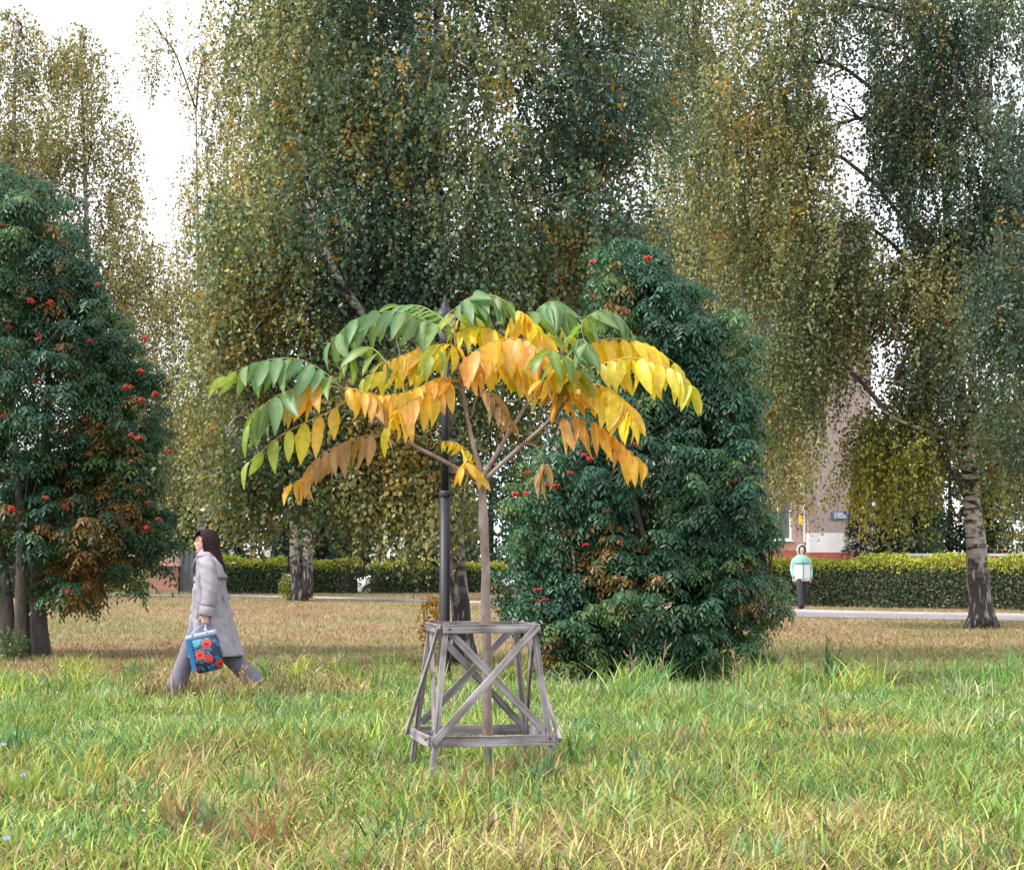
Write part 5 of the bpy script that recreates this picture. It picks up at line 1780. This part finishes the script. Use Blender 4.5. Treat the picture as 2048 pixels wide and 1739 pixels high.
for q in wk:
    q = [Vector(a) for a in q]
    MB().tube(spline(q, 8), [.10, .098, .09, .085, .08, .075, .072, .07], 12).build('trouser_leg', darkt, walker, smooth=True)
    MB().tube([q[2] + Vector((0, .05, -.04)), q[2] + Vector((0, 0, -.03)), q[2] + Vector((0, -.10, -.05)), q[2] + Vector((0, -.19, -.06))], [.035, .045, .042, .03], 10).build('shoe', shoem, walker, smooth=True)
for sg in (-1, 1):
    MB().ball(hq(0.079, sg * 0.033, 0.0), (0.011, 0.006, 0.007), 8, 6).build('eye', eyem, walker)

# ------------------------------------------------------------------ parked cars
paint = plain('white_car_paint', (0.80, 0.80, 0.80), 0.22, spec=0.6)
glassm = plain('dark_car_glass', (0.02, 0.023, 0.03), 0.08, spec=0.8)
tyrem = plain('tyre_rubber', (0.02, 0.02, 0.02), 0.85)
rimm = plain('wheel_rim', (0.45, 0.45, 0.46), 0.3, metal=0.7)
blackm = plain('black_trim', (0.02, 0.02, 0.02), 0.6)
lightm = plain('headlight_lens', (0.6, 0.62, 0.65), 0.15)
redm = plain('tail_light', (0.35, 0.01, 0.01), 0.2)
def car(px, depth, label, face=-1):
    """hatchback standing along X, nose towards face"""
    loc = P(px, 1105, depth); loc.z = -0.36
    c = thing('parked_car', loc, label, 'car', 'white cars parked behind the hedges')
    c.rotation_euler = (0, 0, 0 if face < 0 else math.pi)
    # stations: x, bottom, belt height, top, half width at belt, half width at top
    stn = [(-2.05, .42, .62, .64, .62, .58), (-1.98, .28, .70, .74, .74, .66), (-1.7, .22, .80, .84, .82, .70), (-1.2, .22, .90, .94, .86, .72), (-0.85, .22, .95, .99, .87, .72),
           (-0.55, .22, .97, 1.18, .87, .66), (-0.10, .22, .98, 1.44, .87, .60), (0.4, .22, .99, 1.49, .87, .59), (1.0, .22, 1.0, 1.47, .87, .59), (1.45, .24, 1.0, 1.38, .86, .58), (1.75, .26, .99, 1.16, .84, .60), (1.95, .34, .92, .98, .78, .62), (2.02, .46, .80, .82, .68, .58)]
    rings = []
    for x, b0, bl, tp_, hw, ht_ in stn:
        rings.append([Vector((x, y, z)) for y, z in ((-hw * .93, b0), (-hw * 1.0, b0 + .2 * (bl - b0)), (-hw * 1.02, b0 + .65 * (bl - b0)), (-hw * .97, bl), (-ht_, tp_ - .03 * (tp_ > 1)), (-ht_ * .7, tp_), (ht_ * .7, tp_), (ht_, tp_ - .03 * (tp_ > 1)), (hw * .97, bl), (hw * 1.02, b0 + .65 * (bl - b0)), (hw, b0 + .2 * (bl - b0)), (hw * .93, b0))])
    MB().loft(rings).build('body', paint, c, smooth=False, bevel=0.02)
    def quad(name, pts, mat, th=0.012):
        q = [Vector(p) for p in pts]
        n_ = (q[1] - q[0]).cross(q[2] - q[0]).normalized()
        MB().add([p + n_ * th for p in q] + [p - n_ * th for p in q], [(0, 1, 2, 3), (7, 6, 5, 4), (0, 4, 5, 1), (1, 5, 6, 2), (2, 6, 7, 3), (3, 7, 4, 0)]).build(name, mat, c)
    quad('windscreen', [(-0.86, -.66, 1.0), (-0.86, .66, 1.0), (-0.14, .54, 1.435), (-0.14, -.54, 1.435)], glassm, 0.02)
    quad('rear_window', [(1.93, .56, 1.02), (1.93, -.56, 1.02), (1.50, -.52, 1.385), (1.50, .52, 1.385)], glassm, 0.02)
    for sg in (-1, 1):
        quad('side_window', [(-0.5, sg * .85, 1.01), (0.38, sg * .862, 1.02), (0.38, sg * .625, 1.42), (-0.06, sg * .625, 1.39)], glassm, 0.016)
        quad('side_window', [(0.46, sg * .862, 1.02), (1.42, sg * .85, 1.03), (1.2, sg * .625, 1.38), (0.46, sg * .622, 1.43)], glassm, 0.016)
        m_ = MB().box((-0.52, sg * 0.98, 1.03), (0.12, 0.18, 0.13)).build('mirror', blackm, c, bevel=0.03)
        MB().ball((-1.93, sg * .60, .70), (.10, .15, .085), 10, 7).build('headlight', lightm, c, smooth=True)
        MB().ball((1.93, sg * .66, .86), (.07, .10, .12), 10, 7).build('tail_light', redm, c, smooth=True)
        for wx in (-1.28, 1.28):
            r_ = MB().loft([[Vector((wx + rr * math.cos(a), sg * yy, 0.31 + rr * math.sin(a))) for a in np.linspace(0, 2 * math.pi, 24, endpoint=False)] for yy, rr in ((.68, .29), (.70, .31), (.86, .31), (.885, .29), (.885, .2))]).build('wheel', tyrem, c, smooth=False)
            MB().loft([[Vector((wx + rr * math.cos(a), sg * yy, 0.31 + rr * math.sin(a))) for a in np.linspace(0, 2 * math.pi, 18, endpoint=False)] for yy, rr in ((.86, .2), (.892, .19), (.9, .08))]).build('rim', rimm, r_)
    MB().box((-2.0, 0, .42), (.10, 1.1, .14)).build('grille', blackm, c, bevel=0.02)
car(808, 80.5, 'white hatchback with its nose in the gap between two hedges')
car(520, 81.5, 'white car hidden behind the hedge at the walking woman\'s back', 1)
car(1090, 80.8, 'white car glimpsed behind the dense dark rowan')
# white post behind the hedge
q = P(535, 1105, 77.9); q.z = -0.39
post = thing('white_post', q, 'white post with a small plate behind the hedge', 'post')
MB().tube([(0, 0, 0), (0, 0, 2.05)], 0.045, 8).build('shaft', plain('white_paint', (0.75, 0.75, 0.74), 0.5), post)
MB().box((0, -0.05, 1.85), (0.22, 0.02, 0.34)).build('plate', bpy.data.materials['white_paint'], post, bevel=0.004)

# ------------------------------------------------------------------ brick apartment house
def brickmat(name, c1, c2, mortar):
    m, t, N, Lk = mat_new(name)
    bs = N['Principled BSDF']
    bs.inputs['Roughness'].default_value = 0.9
    tc = N.new('ShaderNodeTexCoord')
    sx = N.new('ShaderNodeSeparateXYZ')
    Lk.new(tc.outputs['Object'], sx.inputs[0])
    ad = N.new('ShaderNodeMath'); ad.operation = 'ADD'
    Lk.new(sx.outputs['X'], ad.inputs[0]); Lk.new(sx.outputs['Y'], ad.inputs[1])
    cb = N.new('ShaderNodeCombineXYZ')
    Lk.new(ad.outputs[0], cb.inputs[0]); Lk.new(sx.outputs['Z'], cb.inputs[1])
    br = N.new('ShaderNodeTexBrick')
    br.inputs['Scale'].default_value = 1.0
    br.inputs['Brick Width'].default_value = 0.26
    br.inputs['Row Height'].default_value = 0.077
    br.inputs['Mortar Size'].default_value = 0.010
    br.inputs['Color1'].default_value = (*c1, 1)
    br.inputs['Color2'].default_value = (*c2, 1)
    br.inputs['Mortar'].default_value = (*mortar, 1)
    Lk.new(cb.outputs[0], br.inputs['Vector'])
    nz = N.new('ShaderNodeTexNoise'); nz.inputs['Scale'].default_value = 0.7; nz.inputs['Detail'].default_value = 5
    Lk.new(tc.outputs['Object'], nz.inputs['Vector'])
    r = N.new('ShaderNodeValToRGB')
    r.color_ramp.elements[0].color = (0.8, 0.8, 0.8, 1); r.color_ramp.elements[1].color = (1.1, 1.1, 1.1, 1)
    Lk.new(nz.outputs['Fac'], r.inputs[0])
    mx = N.new('ShaderNodeMix'); mx.data_type = 'RGBA'; mx.blend_type = 'MULTIPLY'; mx.inputs[0].default_value = 1
    Lk.new(br.outputs['Color'], mx.inputs[6]); Lk.new(r.outputs[0], mx.inputs[7])
    Lk.new(mx.outputs[2], bs.inputs['Base Color'])
    return m
pinkbr = brickmat('pale_pink_brick', (0.44, 0.30, 0.25), (0.38, 0.25, 0.21), (0.42, 0.37, 0.34))
brownbr = brickmat('mauve_brick', (0.34, 0.25, 0.235), (0.29, 0.21, 0.20), (0.36, 0.32, 0.31))
whitew = plain('whitewash', (0.72, 0.71, 0.72), 0.85, 0.15, 2)
redp = plain('red_plinth_paint', (0.40, 0.10, 0.075), 0.8, 0.2, 2)
peach = plain('peach_plinth', (0.50, 0.27, 0.20), 0.85, 0.15, 2)
wframe = plain('white_window_frame', (0.78, 0.78, 0.78), 0.5)
wglass = plain('window_glass', (0.06, 0.07, 0.085), 0.08, spec=0.8)
YB = 91.0
def bx(px): return (px - 1024) / F * YB
HB = P(1600, 455, YB).z
xl, xm, xr = 2.0, bx(1612), bx(1737)
house = thing('apartment_house', (xl, YB, -0.38), 'brick apartment house with white-framed windows across the street', 'building')
H0 = 0.38
def hbox(name, x0, x1, y0, y1, z0, z1, mat, parent=house):
    o = MB().box(((x0 + x1) / 2 - xl, (y0 + y1) / 2 - YB, (z0 + z1) / 2 + H0), (x1 - x0, y1 - y0, z1 - z0))
    return o.build(name, mat, parent)
# main wall made with real window openings
def wall_open(x0, x1, z0, z1, y, th, rects, mat, parent):
    xs = sorted({x0, x1, *[r[0] for r in rects], *[r[1] for r in rects]})
    zs = sorted({z0, z1, *[r[2] for r in rects], *[r[3] for r in rects]})
    b = MB()
    def solid(i, j):
        if not (0 <= i < len(xs) - 1 and 0 <= j < len(zs) - 1): return False
        cx, cz = (xs[i] + xs[i + 1]) / 2, (zs[j] + zs[j + 1]) / 2
        return not any(r[0] < cx < r[1] and r[2] < cz < r[3] for r in rects)
    for i in range(len(xs) - 1):
        for j in range(len(zs) - 1):
            if not solid(i, j): continue
            a, c, e, f = xs[i] - xl, xs[i + 1] - xl, zs[j] + H0, zs[j + 1] + H0
            y0, y1 = y - YB, y - YB + th
            b.add([(a, y0, e), (c, y0, e), (c, y0, f), (a, y0, f)], [(0, 1, 2, 3)])
            if not solid(i - 1, j): b.add([(a, y0, e), (a, y0, f), (a, y1, f), (a, y1, e)], [(0, 1, 2, 3)])
            if not solid(i + 1, j): b.add([(c, y0, e), (c, y1, e), (c, y1, f), (c, y0, f)], [(0, 1, 2, 3)])
            if not solid(i, j - 1): b.add([(a, y0, e), (a, y1, e), (c, y1, e), (c, y0, e)], [(0, 1, 2, 3)])
            if not solid(i, j + 1): b.add([(a, y0, f), (c, y0, f), (c, y1, f), (a, y1, f)], [(0, 1, 2, 3)])
    return b.build('wall', mat, parent)
wz0 = P(1560, 1080, YB).z
wz1 = P(1560, 992, YB).z
wx1 = bx(1583)
rects = []
for fl_ in range(5):
    for k in range(4):
        a = wx1 - 1.45 - k * 2.75
        if a > xl + 0.3:
            rects.append((a, a + 1.45, wz0 + fl_ * 2.85, wz1 + fl_ * 2.85))
wall = wall_open(xl, xm, 1.9, HB, YB, 0.35, rects, pinkbr, house)
for r in rects:
    wnd = hbox('window', r[0] + 0.003, r[1] - 0.003, YB + 0.16, YB + 0.17, r[2] + 0.003, r[3] - 0.003, wglass)
    for nm, x0, x1, z0, z1 in (('frame', r[0], r[0] + .09, r[2], r[3]), ('frame', r[1] - .09, r[1], r[2], r[3]), ('frame', r[0] + .09, r[1] - .09, r[2], r[2] + .09), ('frame', r[0] + .09, r[1] - .09, r[3] - .09, r[3]), ('mullion', r[0] + .82, r[0] + .90, r[2] + .09, r[3] - .09)):
        o = MB().box((((x0 + x1) / 2) - xl, 0.13, (z0 + z1) / 2 + H0), (x1 - x0 - .002, 0.06, z1 - z0 - .002)).build(nm, wframe, wnd)
    o = MB().box(((r[0] + r[1]) / 2 - xl, -0.03, r[2] + H0 - 0.03), (r[1] - r[0] + .12, 0.18, 0.05)).build('sill', wframe, wnd)
hbox('plinth', xl, xm - 0.003, YB - 0.06, YB + 0.3, -0.40, P(1560, 1100, YB).z, redp)
hbox('plinth', xl, xm - 0.003, YB - 0.04, YB + 0.3, P(1560, 1100, YB).z, P(1560, 1085, YB).z, peach)
# projecting stair tower
hbox('tower_wall', xm, xr, YB - 0.9, YB + 12, P(1660, 1066, YB).z, HB, brownbr)
hbox('tower_white_band', xm - 0.02, xr + 0.02, YB - 0.94, YB + 11.9, P(1660, 1104, YB).z, P(1660, 1066, YB).z, whitew)
hbox('tower_red_plinth', xm - 0.04, xr + 0.04, YB - 0.98, YB + 11.8, -0.42, P(1660, 1104, YB).z, redp)
hbox('back_wall', xl, xm, YB + 0.36, YB + 12, -0.4, HB - 0.02, pinkbr)
hbox('cornice', xl - 0.25, xr + 0.25, YB - 1.15, YB + 12.2, HB, HB + 0.28, whitew)
pl = hbox('number_plate', bx(1655), bx(1695), YB - 0.925, YB - 0.905, P(1675, 1040, YB).z, P(1675, 1024, YB).z, plain('blue_plate', (0.05, 0.09, 0.30), 0.4))
for k in range(3):
    z = P(1675, 1035 - 4 * k, YB).z
    MB().box(((bx(1661) + bx(1689 - 5 * k)) / 2 - xl, -0.93, z + H0), (bx(1689 - 5 * k) - bx(1661), 0.008, 0.045)).build('plate_line', wframe, pl)
hbox('yellow_notice', bx(1597), bx(1605), YB - 0.03, YB - 0.005, P(1600, 1049, YB).z, P(1600, 1030, YB).z, plain('yellow_paper', (0.8, 0.55, 0.03), 0.6))
hbox('downpipe', xm - 0.14, xm - 0.05, YB - 0.12, YB - 0.03, 1.9, HB, whitew)

# low wall going on beyond the house
lw = thing('low_wall', (bx(1745), 93, -0.40), 'low red painted wall going on beyond the brick house', 'wall')
MB().box((8.5, 0, 0.85), (17, 0.3, 1.7)).build('wall', redp, lw)
MB().box((8.5, 0, 1.76), (17.1, 0.4, 0.12)).build('coping', whitew, lw)

# small brick shed behind the walking woman's path
sh = thing('brick_shed', P(352, 1105, 93) - Vector((0, 0, CAMZ + 0.38)), 'small red brick shed with a dark metal gate beyond the street', 'shed')
MB().box((-0.55, 0.9, 0.62), (1.3, 2.0, 1.24)).build('wall', brickmat('red_brick', (0.40, 0.16, 0.11), (0.34, 0.13, 0.09), (0.38, 0.3, 0.27)), sh)
MB().add([(-1.3, -.25, 1.24), (0.2, -.25, 1.24), (0.2, 2.0, 1.24), (-1.3, 2.0, 1.24), (-0.55, -.25, 1.9), (-0.55, 2.0, 1.9)], [(0, 1, 4), (3, 5, 2), (0, 4, 5, 3), (1, 2, 5, 4), (0, 3, 2, 1)]).build('roof', plain('pink_roof_sheet', (0.52, 0.30, 0.26), 0.7, 0.2, 3), sh)
gt = MB().box((0.78, 0.2, 0.95), (1.2, 0.2, 1.9)).build('gate', plain('dark_grey_metal', (0.10, 0.11, 0.125), 0.5, 0.2, 4), sh, bevel=0.01)
for k in range(5):
    MB().box((0.28 + 0.25 * k, 0.085, 0.95), (0.03, 0.025, 1.8)).build('gate_rib', bpy.data.materials['dark_grey_metal'], gt)

# ------------------------------------------------------------------ flowers and dry weeds in the lawn
stemm = plain('flower_stem', (0.14, 0.2, 0.06), 0.7)
def flower(px, py, hpx, col, rad, label, cat, name, group):
    base = G(px, py + hpx)
    k = base.y / F
    root = thing(name, base, label, cat, group)
    top = Vector((0.01, 0, hpx * k))
    MB().tube([(0, 0, -0.01), (0.015, 0, hpx * k * .5), top], 0.0022, 5).build('stem', stemm, root)
    b = MB()
    npet = 12
    for j in range(npet):
        a = 2 * math.pi * j / npet
        d = Vector((math.cos(a), math.sin(a) * 0.7 - 0.5, math.sin(a) * 0.7 + 0.5)).normalized()
        s_ = Vector((-math.sin(a), math.cos(a) * .7, math.cos(a) * .7)).normalized()
        p = top
        b.add([p, p + d * rad * .6 + s_ * rad * .22, p + d * rad, p + d * rad * .6 - s_ * rad * .22], [(0, 1, 2, 3)])
    b.ball(top + Vector((0, -0.003, 0.003)), rad * 0.4, 8, 6)
    b.build('flower_head', plain(name + '_petals', col, 0.6), root)
for (fx, fy) in ((42, 1551), (4, 1490), (8, 1678)):
    flower(fx, fy, 52, (0.30, 0.36, 0.85), 0.020, 'pale blue chicory flower standing in the lawn grass', 'flower', 'chicory_flower', 'blue chicory flowers in the lawn')
for (fx, fy, fl_) in ((283, 1622, 0), (1025, 1650, 0), (822, 1556, 1), (838, 1574, 1), (398, 1652, 0), (1720, 1540, 0), (1960, 1690, 0), (700, 1415, 0)):
    flower(fx, fy, 34, (0.80, 0.74, 0.72), 0.013, 'small pinkish white clover flower at the foot of the wooden cage' if fl_ else 'small white clover flower in the open lawn grass', 'flower', 'clover_flower', 'white clover flowers in the lawn')
drym = plain('dry_stalk', (0.22, 0.17, 0.09), 0.85)
seedm = plain('dry_seed_head', (0.27, 0.19, 0.11), 0.9)
WA = 'tall dry weed stalk in the grass between the walking woman and the cage'
WB = 'dry weed stalk in the grass at the foot of the dense dark rowan'
WD = 'lone dry weed stalk on tan lawn between dense rowan and forked birch'
for i, (px, py, h_, lean, wl) in enumerate(((505, 1445, 0.50, -.08, WA), (532, 1460, 0.6, .02, WA), (646, 1460, 0.72, -.12, WA), (662, 1450, 0.66, .06, WA), (590, 1440, 0.55, -.14, WA), (470, 1430, 0.45, .06, WA), (1662, 1335, 0.40, 0.0, WD), (1320, 1402, 0.6, .06, WB), (1480, 1412, 0.55, -.06, WB), (1270, 1400, 0.5, -.05, WB))):
    base = G(px, py)
    root = thing('dry_weed', base, wl, 'weed', 'dry weed stalks in the lawn')
    pts = spline([(0, 0, -0.02), (lean * .4, 0, h_ * .5), (lean, 0.02, h_)], 10)
    MB().tube(pts, [0.007 - 0.0004 * k for k in range(10)], 5).build('stalk', drym, root)
    for k in range(4):
        st = pts[4 + k]
        a = random.random() * 6.28
        e = st + Vector((math.cos(a) * .07, math.sin(a) * .05, .09))
        b = MB().tube([st, st.lerp(e, .5) + Vector((0, 0, -.01)), e], [.0026, .002, .0015], 4)
        for q in range(7):
            b.ball(st.lerp(e, 0.4 + 0.1 * q) + Vector((random.uniform(-.008, .008), random.uniform(-.008, .008), 0)), random.uniform(.007, .013), 5, 4)
        b.build('seed_head', seedm, root)
